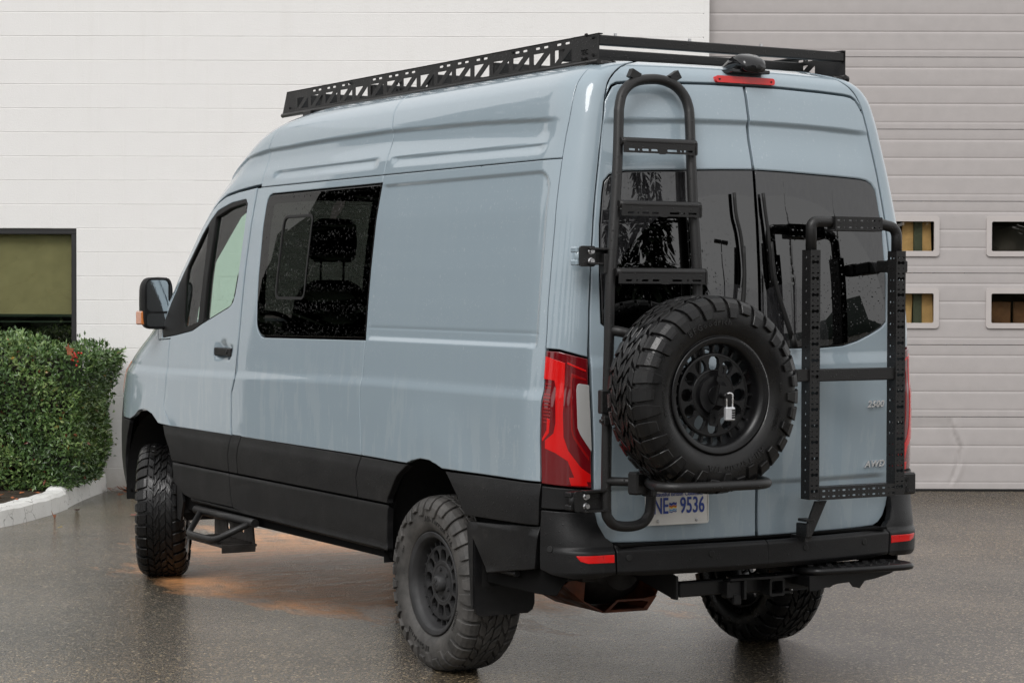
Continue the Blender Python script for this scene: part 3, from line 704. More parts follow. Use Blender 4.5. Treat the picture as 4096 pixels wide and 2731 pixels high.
def leafmat():
    k = NT('hedge_leaf'); at = k.n('ShaderNodeAttribute', attribute_name='tint')
    c = k.ramp(at.outputs['Fac'], [(0., (.030, .062, .020)), (.45, (.088, .160, .045)), (.80, (.19, .27, .085)), (.955, (.25, .31, .11)), (.965, (.30, .21, .03)), (.985, (.24, .07, .03)), (1., (.14, .045, .025))])
    k.l(c, k.b.inputs['Base Color']); k.set(Roughness=.32, Specular_IOR_Level=.5); return k.m
M['leaf'] = leafmat(); M['twig'] = simple('hedge_twigs', (.020, .016, .010), .9)
hedge = empty('hedge', wf(-4.2, 17.45, .12), 'clipped dense green box hedge under the black framed window', 'hedge')
def hedge_surface(n):
    """points on the clipped outline of the hedge with outward normals, in wall coordinates"""
    P = []; N = []
    while len(P) < n:
        q = rng.random(); a = rng.random(); b = rng.random()
        if q < .50: x, z = -6.3+2.94*a, .14+1.095*b; d = 16.86; nn = (0, -1, .15)
        elif q < .72: x, d, z = -6.3+2.94*a, 16.86+1.30*b, 1.235; nn = (0, -.1, 1)
        elif q < .97: d, z, x = 16.86+1.30*a, .14+1.095*b, -3.33; nn = (1, 0, .15)
        else: x, d, z = -6.3+3.0*a, 18.15, .2+1.05*b; nn = (0, 1, .1)
        P.append((x, d, z)); N.append(nn)
    P = np.array(P); N = np.array(N, float)
    t = (P[:, 2]-.14)/1.12
    cx = -4.77; w = (P[:, 0]-cx)
    P[:, 0] = cx+w*(1-.105*(1-t)**1.3*(w > 0)*np.clip(w/1.2, 0, 1))                       # narrower foot
    rise = .045*np.clip((-P[:, 0]-3.62)/.30, 0, 1)                                          # the left part stands taller
    P[:, 2] += rise*np.clip(t, 0, 1)+.018*np.sin(P[:, 0]*7)*t
    # rounded edges
    e = np.clip((P[:, 0]+3.56)/.2, 0, 1); P[:, 2] -= .06*e**2*np.clip(t, 0, 1)**3
    P[:, 1] += .05*np.clip(t-.8, 0, 1)*5*np.clip((16.95-P[:, 1])/.1, 0, 1)
    lump = .045*np.sin(P[:, 0]*9+P[:, 2]*5)+.04*np.sin(P[:, 2]*11-P[:, 0]*4+P[:, 1]*6)+.03*np.sin(P[:, 1]*13)
    P += N/np.linalg.norm(N, axis=1)[:, None]*lump[:, None]*.6
    return P, N/np.linalg.norm(N, axis=1)[:, None]
def leaves_mesh(name, P, N, L, mat, tint):
    """folded leaf per point: two quads along a midrib"""
    n = len(P); dirv = N*.55+rng.normal(0, .75, (n, 3)); dirv[:, 2] += .25; dirv /= np.linalg.norm(dirv, axis=1)[:, None]
    side = np.cross(dirv, N+rng.normal(0, .5, (n, 3))); side /= np.linalg.norm(side, axis=1)[:, None]+1e-9; up = np.cross(side, dirv)
    up *= np.sign((up*(N+np.array([0, 0, .4]))).sum(1))[:, None]; Lc = L[:, None]
    V = np.stack([P, P+dirv*Lc*.45+side*Lc*.21+up*Lc*.10, P+dirv*Lc+up*Lc*-.05, P+dirv*Lc*.45-side*Lc*.21+up*Lc*.10, P+dirv*Lc*.5+up*Lc*.02], 1).reshape(-1, 3)
    b = np.arange(n)[:, None]*5
    F = np.concatenate([b+np.array([[0, 1, 4]]), b+np.array([[1, 2, 4]]), b+np.array([[2, 3, 4]]), b+np.array([[3, 0, 4]])])
    me = bpy.data.meshes.new(name); me.from_pydata(V.tolist(), [], F.tolist()); me.materials.append(mat)
    a = me.attributes.new('tint', 'FLOAT', 'POINT'); a.data.foreach_set('value', np.repeat(tint, 5).astype(np.float32)); return me
nl = 34000; P, N = hedge_surface(nl); P -= N*(np.abs(rng.normal(0, .055, nl))-.02)[:, None]
shoot = rng.random(nl) < .05; P[shoot] += N[shoot]*(rng.uniform(.02, .07, shoot.sum()))[:, None]
Pw = W0+P[:, :1]*WX+P[:, 1:2]*WD+P[:, 2:]*np.array([0, 0, 1.]); Nw = N[:, :1]*WX+N[:, 1:2]*WD+N[:, 2:]*np.array([0, 0, 1.])
cl = .5+.18*np.sin(P[:, 0]*8+P[:, 2]*6)+.12*np.sin(P[:, 2]*17+P[:, 0]*11); tint = np.clip(cl*.75+rng.normal(0, .20, nl), .02, .94); odd = rng.random(nl); tint[odd < .014] = .97; tint[odd < .007] = .995
tag(link('foliage', leaves_mesh('foliage', Pw, Nw, rng.uniform(.034, .058, nl), M['leaf'], tint), hedge), kind='stuff')
mb = MB()
wbox(mb, -6.2, -3.58, 17.06, 18.0, .30, 1.16)
wbox(mb, -6.2, -3.72, 17.2, 17.9, .12, .30)
mb.obj('branches', M['twig'], hedge)
# red berries and a caught maple leaf
M['berry'] = simple('red_berry', (.42, .018, .012), .25); M['drybrown'] = simple('dry_rust_leaf', (.26, .085, .035), .6, 0, .3, None, 0, .4); M['dryred'] = simple('dry_dark_red_leaf', (.22, .06, .045), .6, 0, .3, None, 0, .3); M['dryyel'] = simple('dry_yellow_leaf', (.45, .33, .06), .6)
def uv(u, v, D): # helper used once to place small things along the hedge front (wall coordinates)
    return ((u-2048)/8638.35*D, D, 1.714+(1158-v)/8638.35*D)
mb = MB()
for i in range(16):
    a, b, c_ = rng.normal(0, .022), rng.normal(0, .02), rng.normal(0, .030)
    mb.lathe([(-.009, .0005), (-.006, .0065), (0, .009), (.006, .0065), (.009, .0005)], 7, 'z', wf(-3.41+a, 16.83+b*.5, 1.175+c_))
tag(mb.obj('berry_cluster', M['berry']), 'cluster of bright red berries in the top of the hedge', 'berries')
def maple(loc, size, rot, mat, label, name='maple_leaf', group=None, curl=.25):
    mb = MB(); pts = []
    for i in range(10):
        a = PI/2+i*PI/5; r_ = 1. if i % 2 == 0 else .45
        if i == 5: r_ = .7
        pts.append((r_*math.cos(a), r_*math.sin(a)))
    V = [(0, 0, .0)]+[(x*size, y*size, size*curl*(x*x+.4*y*y)) for x, y in pts]
    Rm = np.array(Matrix.Rotation(rot[2], 3, 'Z') @ Matrix.Rotation(rot[1], 3, 'Y') @ Matrix.Rotation(rot[0], 3, 'X'))
    mb.add(np.array(V)@Rm.T+np.array(loc), [(0, i+1, (i+1) % 10+1) for i in range(10)]); return tag(mb.obj(name, mat), label, 'leaf', group)
maple(wf(-3.45, 16.80, 1.235), .06, (1.2, .2, .5), M['drybrown'], 'rust brown maple leaf caught on the hedge above the red berries')

# ------------------------------------------------------------------ van body surfaces (metres; +y forward, left flank at -x)
I=np.interp
# --- half width of the body by height
Wz=[.30,.45,.60,.75,.93,1.06,1.28,1.45,1.63,1.80,2.03,2.07,2.165,2.256,2.356,2.43,2.48,2.53,2.574,2.604,2.63,2.65,2.668,2.68,2.69]
Wx=[.972,.982,.990,.994,.994,.990,.986,.975,.960,.943,.914,.907,.888,.869,.847,.832,.822,.809,.792,.770,.742,.712,.67,.62,.55]
YRz=[.3,.66,.86,1.19,1.54,1.78,2.0,2.23,2.43,2.55,2.62,2.65,2.67,2.68,2.69]
YRy=[.055,.055,.049,.045,.043,.052,.070,.098,.128,.155,.180,.205,.240,.28,.35]
YFz=[.30,.45,.65,.85,.95,1.05,1.2,1.3,1.36,1.45,1.55,1.67,1.9,2.17,2.38,2.53,2.6,2.65,2.68,2.69]
YFy=[5.60,5.69,5.78,5.80,5.79,5.76,5.68,5.56,5.41,5.17,4.96,4.80,4.55,4.27,4.04,3.80,3.60,3.33,3.1,2.9]
RXz=[.3,1.0,1.3,1.45,1.6,1.8,2.2,2.5,2.69]; RXv=[.62,.60,.52,.36,.28,.24,.22,.26,.25]
RYz=[.3,1.0,1.3,1.55,1.8,2.2,2.5,2.69]; RYv=[.80,.78,.70,.50,.42,.36,.42,.45]
def smooth(f,z,x,h=.02):
    # light smoothing of a table lookup
    return sum(w*f(np.asarray(z,float)+d*h,*x) for d,w in ((-2,.1),(-1,.2),(0,.4),(1,.2),(2,.1)))
def Wf(z): return smooth(I,z,(Wz,Wx),.008+.0*0) 
def yR0(z): return smooth(I,z,(YRz,YRy),.01)
def yFf(z): return smooth(I,z,(YFz,YFy),.02)
def rx(z): return I(z,RXz,RXv)
def ry(z): return I(z,RYz,RYv)
CIz=[.3,.9,1.05,1.22,1.35,1.47,1.63,1.78,1.9,2.03,2.25,2.45,2.69]; CIv=[.215,.215,.207,.195,.184,.170,.159,.153,.149,.146,.138,.134,.130]
KR=.14; CL=.25; NE=2/2.5; NF=2/2.35; KF=.10; LF=1.0
def rear_y(x,z): return yR0(z)+KR*x*x
def side_pt(u,z):
    """left side: u = y along the flank, wraps round both corners. u=0 rear door gap; returns x,y (x negative)"""
    u=np.asarray(u,float); z=np.asarray(z,float); u,z=np.broadcast_arrays(u,z)
    W=Wf(z); CI=I(z,CIz,CIv); xg=W-CI; yg=rear_y(xg,z); yB=yg+CL
    t=np.clip(u/.40,0,1); ph=t*np.pi/2
    xc=xg+CI*np.sin(ph)**NE; yc=yg+CL*(1-np.cos(ph)**NE)
    yF=yFf(z); RX=rx(z); RY=ry(z); yfc=yF-KF*(W-RX)**2; yS=yfc-RY
    # flank: u in [.4, yS] -> y from yB to yS
    y1=yB+(u-.40)*(yS-yB)/(yS-.40)
    # keep y==u except near the rear corner
    k=np.clip((u-.40)/.5,0,1); k=k*k*(3-2*k); y1=(yB+(u-.40))*(1-k)+u*k
    q=np.clip((u-yS)/LF,0,1)*np.pi/2
    xf=W-RX+RX*np.cos(q)**NF; yf=yS+RY*np.sin(q)**NF
    over=np.clip(u-yS-LF,0,None); xo=W-RX-over; yo=yF-KF*xo*xo
    x=np.where(u<.40,xc,np.where(u<yS,W,np.where(over>0,xo,xf))); y=np.where(u<.40,yc,np.where(u<yS,y1,np.where(over>0,yo,yf)))
    taper=.03*np.clip((u-4.2)/1.2,0,1)**2*(over<=0)*np.cos(q)
    return -(x-taper),y
def uF(z):
    W_ = Wf(z); return yFf(z)-KF*(W_-rx(z))**2-ry(z)
def uC(z): return uF(z)+LF+Wf(z)-rx(z)            # domain value on the centre line at the front
def ss(a, b, x):
    t = np.clip((x-a)/(b-a), 0, 1); return t*t*(3-2*t)
AR, AF = 1.198, 4.863                               # axle positions
def crease_z(u): return I(u, [0, .27, 1.06, 1.9, 2.65, 3.36, 3.7, 4.1], [2.42, 2.433, 2.462, 2.48, 2.479, 2.466, 2.44, 2.34])
def flank_disp(u, z):
    """pressed creases, swages and wheel-arch flares, outward positive"""
    d = np.zeros(np.broadcast(u, z).shape)
    s = crease_z(u)-z; env = ss(.26, .46, u)*(1-ss(4.0, 4.3, u))
    d = d-.015*env*ss(-.004, .022, s)*(1-ss(.05, .16, s))
    zc = I(u, [.35, 1.84, 1.97, 3.24], [2.327, 2.343, 2.346, 2.339]); s = zc-z
    env = np.maximum(ss(.36, .44, u)*(1-ss(1.78, 1.85, u)), ss(1.96, 2.03, u)*(1-ss(3.14, 3.25, u)))
    d = d-.008*env*ss(-.003, .010, s)*(1-ss(.014, .055, s))
    # recessed rear panel, open towards the window
    ex = ss(.303, .328, u)*(1-ss(1.89, 1.90, u)); r_ = .08
    dx = np.clip(.325+r_-u, 0, None); dz = np.maximum(np.clip(z-(2.206-r_), 0, None), np.clip(1.474+.03+r_*.3-z, 0, None)*1.0)
    q = np.sqrt(dx**2+np.where(z > 1.8, dz, 0)**2)
    inn = (1-ss(r_-.012, r_+.012, q))*np.where(z < 1.8, ss(1.468, 1.496, z), 1.0)*(1-ss(1.835, 1.868, u))
    d = d-.012*inn
    d = d+.004*(1-ss(0, .006, np.abs(z-1.533)))*ss(.30, .33, u)*(1-ss(1.835, 1.868, u))*-1
    # swage along the waist
    zw = I(u, [.2, 1.75, 3.43, 4.4], [1.306, 1.305, 1.277, 1.262])
    d = d+.010*(ss(-.002, .050, zw-z)-ss(.16, .42, zw-z)*.35)*ss(.0, .3, u)
    # flares over the wheels
    for yc, w, ztop in ((AR, .39, .952), (4.70, .37, .994)):
        rr = np.sqrt(((u-yc)/1.0)**2+((z-.50)*.86)**2); r0 = w+.005
        d = d+.010*np.exp(-(np.clip(rr-r0-.050, 0, None)/.13)**2)*ss(.55, .9, z)*(np.abs(u-yc) < .75)
        d = d-.006*(1-ss(0, .012, np.abs(rr-r0-.055)))*ss(.75, .9, z)*0
    # door handle dish
    e = np.sqrt(((u-3.62)/.135)**2+((z-1.372)/.055)**2)
    d = d-.030*(1-ss(.50, 1.0, e))
    return d
def flank(u, z):
    u = np.asarray(u, float); z = np.asarray(z, float); u, z = np.broadcast_arrays(u, z)
    x, y = side_pt(u, z); h = .003
    xa, ya = side_pt(u-h, z); xb, yb = side_pt(u+h, z)
    nx, ny = -(yb-ya), (xb-xa); l_ = np.sqrt(nx*nx+ny*ny)+1e-9
    d = flank_disp(u, z); return x+nx/l_*d, y+ny/l_*d, z
def offset_surface(base, off):
    def fn(u, z):
        u = np.asarray(u, float); z = np.asarray(z, float); u, z = np.broadcast_arrays(u, z)
        x, y = side_pt(u, z); h = .003; xa, ya = side_pt(u-h, z); xb, yb = side_pt(u+h, z)
        nx, ny = -(yb-ya), (xb-xa); l_ = np.sqrt(nx*nx+ny*ny)+1e-9; d = off(u, z)
        return x+nx/l_*d, y+ny/l_*d, z
    return fn
def xgap(z): return Wf(z)-I(z, CIz, CIv)
def tail(x, z):
    """the back of the van with the spoiler-like crease and the lower fold"""
    x = np.asarray(x, float); z = np.asarray(z, float); x, z = np.broadcast_arrays(x, z)
    y = rear_y(x, z)
    s = (2.440-.035*x*x)-z; env = 1-ss(.60, .74, np.abs(x))
    y = y+.016*env*ss(-.003, .026, s)*(1-ss(.05, .22, s))
    s = .905-z; y = y+.012*ss(-.003, .024, s)*(1-ss(.10, .30, s)*.6)*(1-ss(.68, .78, np.abs(x)))
    s = 1.44-z; y = y-.010*ss(-.01, .05, s)*(1-ss(.2, .6, s))
    return x, y, z
FR = sum([[zz+d for d in (-.012, -.006, 0, .006, .012, .018, .024, .03, .042)] for zz in ()], [])
ROWS_UP = list(np.arange(2.28, 2.50, .0075))+list(np.arange(2.55, 2.69, .012))
ROWS_MID = list(np.arange(1.22, 1.32, .012))+list(np.arange(1.455, 1.555, .006))+list(np.arange(2.17, 2.25, .008))
COLS_RQ = list(np.arange(.27, .42, .012))
COLC = list(np.arange(.0, .42, .0075))

van = empty('camper_van', (0, 3.0, 0), 'grey blue high roof camper van with roof rack, rear ladder and spare wheel', 'van')
TOPZ = 2.689
TAILTOP = [(0.003, 1.437), (0.094, 1.455), (0.171, 1.468), (0.258, 1.472)]
V1 = [(.258, 1.472), (.260, 1.672), (.254, 1.981), (.256, 2.151), (.256, 2.258), (.250, 2.357), (.232, 2.47), (.222, 2.549), (.215, 2.60), (.21, TOPZ)]
V2up = [(1.887, 2.2605), (1.893, 2.479), (1.92, 2.56), (1.95, TOPZ)]
V3up = [(3.362, 2.2605), (3.362, 2.461), (3.31, 2.60), (3.27, TOPZ)]
ARCH_R = [(1.575, .50), (1.584, .539), (1.569, .693), (1.533, .779), (1.472, .852), (1.39, .909), (1.324, .937), (1.239, .952), (1.152, .950), (1.08, .935), (1.011, .910), (.955, .872), (.887, .812), (.833, .746), (.809, .709), (.80, .60)]
ARCH_F = [(5.06, .52), (5.105, .70), (5.08, .82), (5.03, .925), (4.978, .966), (4.91, .985), (4.847, .995), (4.761, .997), (4.654, .978), (4.548, .934), (4.448, .875), (4.37, .798), (4.333, .728), (4.305, .595), (4.28, .45)]
def arch_above(A, z): return [p for p in A if p[1] >= z-1e-6]
CLT = .924
WINDOW = [(1.884, 2.216), (1.872, 1.481), (3.085, 1.467), (3.125, 1.476), (3.157, 1.494), (3.180, 1.52), (3.189, 1.545), (3.211, 1.71), (3.228, 1.981), (3.240, 2.150), (3.238, 2.182), (3.22, 2.203), (3.19, 2.212), (3.163, 2.214)]
DLO = [(3.545, 2.203), (3.505, 2.178), (3.487, 2.035), (3.497, 1.779), (3.515, 1.69), (3.535, 1.647), (3.565, 1.625), (3.601, 1.611), (3.972, 1.516), (4.10, 1.478), (4.312, 1.452), (4.562, 1.429), (4.555, 1.50), (4.497, 1.639), (4.40, 1.755), (4.277, 1.880), (4.13, 2.02), (4.016, 2.105), (3.93, 2.150), (3.734, 2.190)]
MAING = [(3.535, 2.178), (3.51, 2.15), (3.475, 2.034), (3.494, 1.834), (3.532, 1.668), (3.555, 1.640), (3.584, 1.622), (3.937, 1.532), (3.935, 1.75), (3.914, 2.015), (3.918, 2.113), (3.75, 2.155), (3.632, 2.170)]
QUART = [(4.035, 2.061), (4.10, 2.02), (4.266, 1.842), (4.25, 1.66), (4.236, 1.526), (4.215, 1.500), (4.180, 1.500), (4.021, 1.532), (4.00, 1.80), (3.999, 1.94), (4.005, 2.05)]
DOOR_F = [(3.461, CLT), (3.468, .979), (3.471, 1.157), (3.432, 1.226), (3.420, 1.54), (3.415, 1.857), (3.408, 2.014), (3.415, 2.262), (3.657, 2.247), (3.831, 2.227), (3.965, 2.198), (4.07, 2.160), (4.19, 2.075), (4.33, 1.955), (4.47, 1.80), (4.57, 1.65), (4.63, 1.48), (4.62, 1.415), (4.434, 1.425), (4.445, 1.356), (4.443, 1.206), (4.452, 1.116), (4.465, 1.054), (4.444, 1.007), (4.399, .974), (4.347, CLT)]
for sd_ in (0, 1):
    mir = dict(mirror=sd_)
    # --- roof side panels above the drip moulding
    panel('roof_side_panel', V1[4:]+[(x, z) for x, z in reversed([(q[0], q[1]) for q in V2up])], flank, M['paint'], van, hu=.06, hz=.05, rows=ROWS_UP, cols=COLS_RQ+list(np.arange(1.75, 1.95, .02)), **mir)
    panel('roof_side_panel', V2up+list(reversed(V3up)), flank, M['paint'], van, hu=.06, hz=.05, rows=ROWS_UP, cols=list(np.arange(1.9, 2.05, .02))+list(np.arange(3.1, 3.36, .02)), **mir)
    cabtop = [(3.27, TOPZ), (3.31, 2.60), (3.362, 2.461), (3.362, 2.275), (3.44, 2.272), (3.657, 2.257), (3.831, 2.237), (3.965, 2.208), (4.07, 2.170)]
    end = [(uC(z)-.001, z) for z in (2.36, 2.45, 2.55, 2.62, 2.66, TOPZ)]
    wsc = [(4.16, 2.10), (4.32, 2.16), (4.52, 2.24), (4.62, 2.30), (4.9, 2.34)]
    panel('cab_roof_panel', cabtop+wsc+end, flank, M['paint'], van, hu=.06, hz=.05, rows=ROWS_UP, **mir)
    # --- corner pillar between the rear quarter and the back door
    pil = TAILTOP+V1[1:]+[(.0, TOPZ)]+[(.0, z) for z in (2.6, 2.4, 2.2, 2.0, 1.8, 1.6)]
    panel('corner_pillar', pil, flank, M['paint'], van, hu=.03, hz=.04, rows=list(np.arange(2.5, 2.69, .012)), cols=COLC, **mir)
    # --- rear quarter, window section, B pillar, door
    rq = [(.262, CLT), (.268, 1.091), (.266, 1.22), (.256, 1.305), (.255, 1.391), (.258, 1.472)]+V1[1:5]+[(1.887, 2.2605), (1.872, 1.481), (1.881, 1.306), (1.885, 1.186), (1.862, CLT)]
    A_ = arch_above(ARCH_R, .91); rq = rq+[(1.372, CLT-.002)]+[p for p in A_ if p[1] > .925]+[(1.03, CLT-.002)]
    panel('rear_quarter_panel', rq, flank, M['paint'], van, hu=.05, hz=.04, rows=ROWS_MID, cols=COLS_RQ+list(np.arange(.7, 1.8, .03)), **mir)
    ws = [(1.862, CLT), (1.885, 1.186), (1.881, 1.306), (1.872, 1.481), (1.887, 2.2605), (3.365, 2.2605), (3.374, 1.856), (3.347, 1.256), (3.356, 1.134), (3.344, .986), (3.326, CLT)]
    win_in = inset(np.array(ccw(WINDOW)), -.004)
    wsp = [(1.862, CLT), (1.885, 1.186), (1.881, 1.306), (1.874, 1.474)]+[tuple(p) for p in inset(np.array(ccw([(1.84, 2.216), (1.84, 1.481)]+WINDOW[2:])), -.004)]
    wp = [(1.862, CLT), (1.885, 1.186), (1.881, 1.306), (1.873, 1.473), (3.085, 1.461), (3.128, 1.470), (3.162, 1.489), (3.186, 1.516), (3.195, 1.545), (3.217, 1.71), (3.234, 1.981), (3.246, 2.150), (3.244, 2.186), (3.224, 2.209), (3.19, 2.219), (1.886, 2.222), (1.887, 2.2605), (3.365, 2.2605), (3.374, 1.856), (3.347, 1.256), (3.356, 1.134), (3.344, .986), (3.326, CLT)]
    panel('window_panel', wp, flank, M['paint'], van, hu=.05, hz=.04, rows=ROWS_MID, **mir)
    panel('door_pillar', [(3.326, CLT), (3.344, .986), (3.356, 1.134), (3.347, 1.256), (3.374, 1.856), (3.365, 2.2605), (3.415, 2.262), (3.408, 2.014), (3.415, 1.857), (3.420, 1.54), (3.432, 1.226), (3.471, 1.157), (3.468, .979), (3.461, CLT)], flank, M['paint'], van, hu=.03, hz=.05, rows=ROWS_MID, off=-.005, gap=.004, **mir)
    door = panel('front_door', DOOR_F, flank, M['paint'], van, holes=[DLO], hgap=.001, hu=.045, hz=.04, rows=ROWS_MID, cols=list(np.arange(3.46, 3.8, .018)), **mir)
    # door glass surround with two openings
    panel('window_trim', DLO, flank, M['seal'], door, holes=[MAING, QUART], gap=.002, off=.001, flange=.035, hu=.08, hz=.08, roll=.004, **mir)
    panel('door_glass', inset(np.array(ccw(MAING)), -.012), flank, M['glass_cab'], door, off=-.016, flange=.003, hu=.1, hz=.1, roll=0, **mir)
    panel('quarter_glass', inset(np.array(ccw(QUART)), -.012), flank, M['glass_cab'], door, off=-.010, flange=.003, hu=.1, hz=.1, roll=0, **mir)
    mb = MB(); sx_ = -1
    hx = float(flank(3.62, 1.372)[0])
    mb.box((hx-.026, 3.62, 1.371), (.012, .118, .022), None, .009); mb.box((hx-.012, 3.71, 1.371), (.014, .018, .018), None, .005); mb.box((hx-.012, 3.53, 1.371), (.014, .018, .018), None, .005)
    mb.lathe([(-.004, .001), (-.004, .012), (0, .012), (.002, .010)], 12, 'x', (hx-.036, 3.555, 1.372))
    if sd_: mb.mirror()
    mb.obj('door_handle', M['plastic'], door)
    # side window: dark glass with a framed sliding pane
    wg = panel('side_window', WINDOW, flank, M['glass_side'], van, holes=[rrect(2.614, 2.968, 1.668, 2.088, .035, 4)], gap=.003, off=.001, flange=.006, hu=.12, hz=.12, roll=.002, **mir)
    panel('window_frit', inset(np.array(ccw(WINDOW)), .003), flank, M['black'], wg, holes=[[(1.975, 2.165), (1.965, 1.545), (3.06, 1.52), (3.105, 1.535), (3.135, 1.57), (3.158, 1.72), (3.176, 1.98), (3.186, 2.125), (3.17, 2.155), (3.13, 2.165)]], gap=.001, off=-.008, flange=.003, hu=.1, hz=.1, roll=0, **mir)
    panel('pane_seal', rrect(2.606, 2.976, 1.660, 2.096, .040, 4), flank, M['seal'], wg, holes=[rrect(2.620, 2.962, 1.674, 2.082, .030, 4)], gap=0., off=.003, flange=.006, hu=.2, hz=.2, roll=.001, edge=.001, **mir)
    panel('sliding_pane', rrect(2.615, 2.967, 1.669, 2.087, .034, 4), flank, M['glass_side'], wg, gap=0., off=-.003, flange=.004, hu=.2, hz=.2, roll=0, **mir)
    # A pillar, windscreen half, bonnet and wing, grille, bumper
    apil = [(4.07, 2.165), (4.19, 2.085), (4.33, 1.965), (4.47, 1.81), (4.57, 1.66), (4.635, 1.485), (4.78, 1.52), (4.74, 1.70), (4.65, 1.90), (4.52, 2.10), (4.40, 2.20), (4.25, 2.14)]
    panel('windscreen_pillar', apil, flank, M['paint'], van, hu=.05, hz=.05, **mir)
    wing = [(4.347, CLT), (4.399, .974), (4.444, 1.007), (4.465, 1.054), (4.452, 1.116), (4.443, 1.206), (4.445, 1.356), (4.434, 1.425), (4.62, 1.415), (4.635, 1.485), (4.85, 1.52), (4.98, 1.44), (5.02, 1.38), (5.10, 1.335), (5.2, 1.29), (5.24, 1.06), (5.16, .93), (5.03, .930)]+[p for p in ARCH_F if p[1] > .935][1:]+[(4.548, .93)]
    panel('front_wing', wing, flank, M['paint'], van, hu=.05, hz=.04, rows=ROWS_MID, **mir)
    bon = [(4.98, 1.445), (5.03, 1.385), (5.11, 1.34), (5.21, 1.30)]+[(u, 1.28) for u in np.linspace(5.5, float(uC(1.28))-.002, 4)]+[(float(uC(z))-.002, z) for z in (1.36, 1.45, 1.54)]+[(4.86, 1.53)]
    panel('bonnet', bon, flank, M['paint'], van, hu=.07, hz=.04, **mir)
    ws_ = [(4.79, 1.52), (4.75, 1.70), (4.66, 1.90), (4.53, 2.10), (4.42, 2.20), (4.60, 2.28), (4.9, 2.325)]+[(float(uC(z))-.0015, z) for z in (2.34, 2.1, 1.8, 1.56)]
    panel('windscreen', ws_, flank, M['glass_cab'], van, hu=.1, hz=.08, flange=.004, **mir)
    hl = [(5.25, 1.06), (5.21, 1.285), (5.40, 1.27), (5.60, 1.20), (5.66, 1.06)]
    lamp = panel('headlight', hl, flank, M['lens_clear'], van, hu=.06, hz=.05, off=.004, **mir)
    panel('side_marker', [(5.255, 1.075), (5.215, 1.27), (5.25, 1.275), (5.29, 1.075)], flank, M['lens_amber'], lamp, gap=.001, off=.006, flange=.004, hu=.03, hz=.05, roll=.001, **mir)
    gr = [(5.67, 1.05), (5.61, 1.205), (5.48, 1.265)]+[(float(uC(z))-.0015, z) for z in (1.27, 1.15, .95)]+[(5.67, .95)]
    panel('front_grille', gr, flank, M['plastic'], van, hu=.1, hz=.05, off=-.01, **mir)
    fb = [(5.04, .925), (5.16, .925), (5.25, 1.05), (5.66, 1.05), (5.66, .945)]+[(float(uC(z))-.0015, z) for z in (.94, .7, .48, .40)]+[(5.3, .40), (5.08, .47)]+[(5.105, .70), (5.08, .82)]
    panel('front_bumper', fb, offset_surface(flank, lambda u, z: .012+.004*np.sin((z-.4)*9)), M['plastic'], van, hu=.07, hz=.05, **mir)
    # --- black cladding, two bands, split where the door gaps run
    def clad_hi(u, z): return .014-.008*ss(CLT-.060, CLT+.004, z)+.004*np.sin(np.clip((z-.73)/.19, 0, 1)*PI)
    def clad_lo(u, z): return .014-.012*(1-ss(0, .02, .73-z))+.006*ss(.53, .50, z)
    HI = offset_surface(flank, clad_hi); LO = offset_surface(flank, clad_lo)
    MID = .728
    def band(n, poly, fn): panel(n, poly, fn, M['plastic'], van, hu=.05, hz=.03, gap=.0022, flange=.03, **mir)
    band('upper_cladding', [(.262, .745), (.258, CLT-.004)]+[(.70, CLT-.006), (1.03, CLT-.010)]+[p for p in ARCH_R if p[0] < 1.05 and .74 < p[1] < .912]+[(.822, .735)], HI)
    band('upper_cladding', [(1.548, .722), (1.569, .728)]+[(1.565, .745), (1.533, .779), (1.472, .852), (1.39, .909), (1.362, CLT-.006), (1.860, CLT-.002), (1.895, .82), (1.882, .722)], HI)
    band('upper_cladding', [(1.884, .722), (1.897, .82), (1.862, CLT-.002), (3.326, CLT+.004), (3.36, .82), (3.352, .724)], HI)
    band('upper_cladding', [(3.354, .724), (3.362, .82), (3.328, CLT+.004), (3.461, CLT+.004), (3.482, .82), (3.478, .724)], HI)
    band('upper_cladding', [(3.480, .724), (3.484, .82), (3.463, CLT+.004), (4.35, CLT+.003), (4.50, .925)]+[p for p in ARCH_F if p[0] < 4.5 and p[1] > .73]+[(4.333, .726)], HI)
    band('lower_cladding', [(.290, .562), (.262, .742), (.80, .716), (.775, .66), (.643, .506), (.45, .535)], LO)
    band('lower_cladding', [(1.575, .50), (1.584, .539), (1.572, .66), (1.563, .717), (3.476, .721), (3.46, .60), (3.44, .535), (3.3, .515), (1.65, .506)], LO)
    band('lower_cladding', [(3.442, .535), (3.462, .60), (3.478, .721), (4.332, .724), (4.300, .60), (4.16, .545), (4.06, .534)], LO)
    mb = MB()
    for a, b, z_ in ((1.62, 4.08, .506), (.42, .62, .528)):
        yy = np.linspace(a, b, 14); mb.tube([(float(side_pt(y, .5)[0])+.010, y, z_+.022*(y-1.6)/2.5*(a > 1)-.002) for y in yy], .014, 8)
    if sd_: mb.mirror()
    mb.obj('sill_trim', M['plastic'], van)
    # mud flaps and wheel-well liners
    mb = MB(); mb.prism([(-.985, .70), (-.985, .335), (-.978, .312), (-.955, .298), (-.72, .298), (-.695, .312), (-.685, .338), (-.685, .56), (-.86, .70)], [], .014, ((0, .775, 0), (1, 0, 0), (0, 0, 1)))
    mb.prism([(.775, .705), (.800, .712), (.830, .70), (.79, .34), (.775, .335)], [], .012, ((-.986, 0, 0), (0, 1, 0), (0, 0, 1)))
    if sd_: mb.mirror()
    mb.obj('mud_flap', M['plastic'], van)
    mb = MB(); mb.prism([(-.985, .70), (-.965, .42), (-.93, .385), (-.74, .385), (-.72, .60), (-.8, .72)], [], .014, ((0, 4.285, 0), (1, 0, 0), (0, 0, 1)))
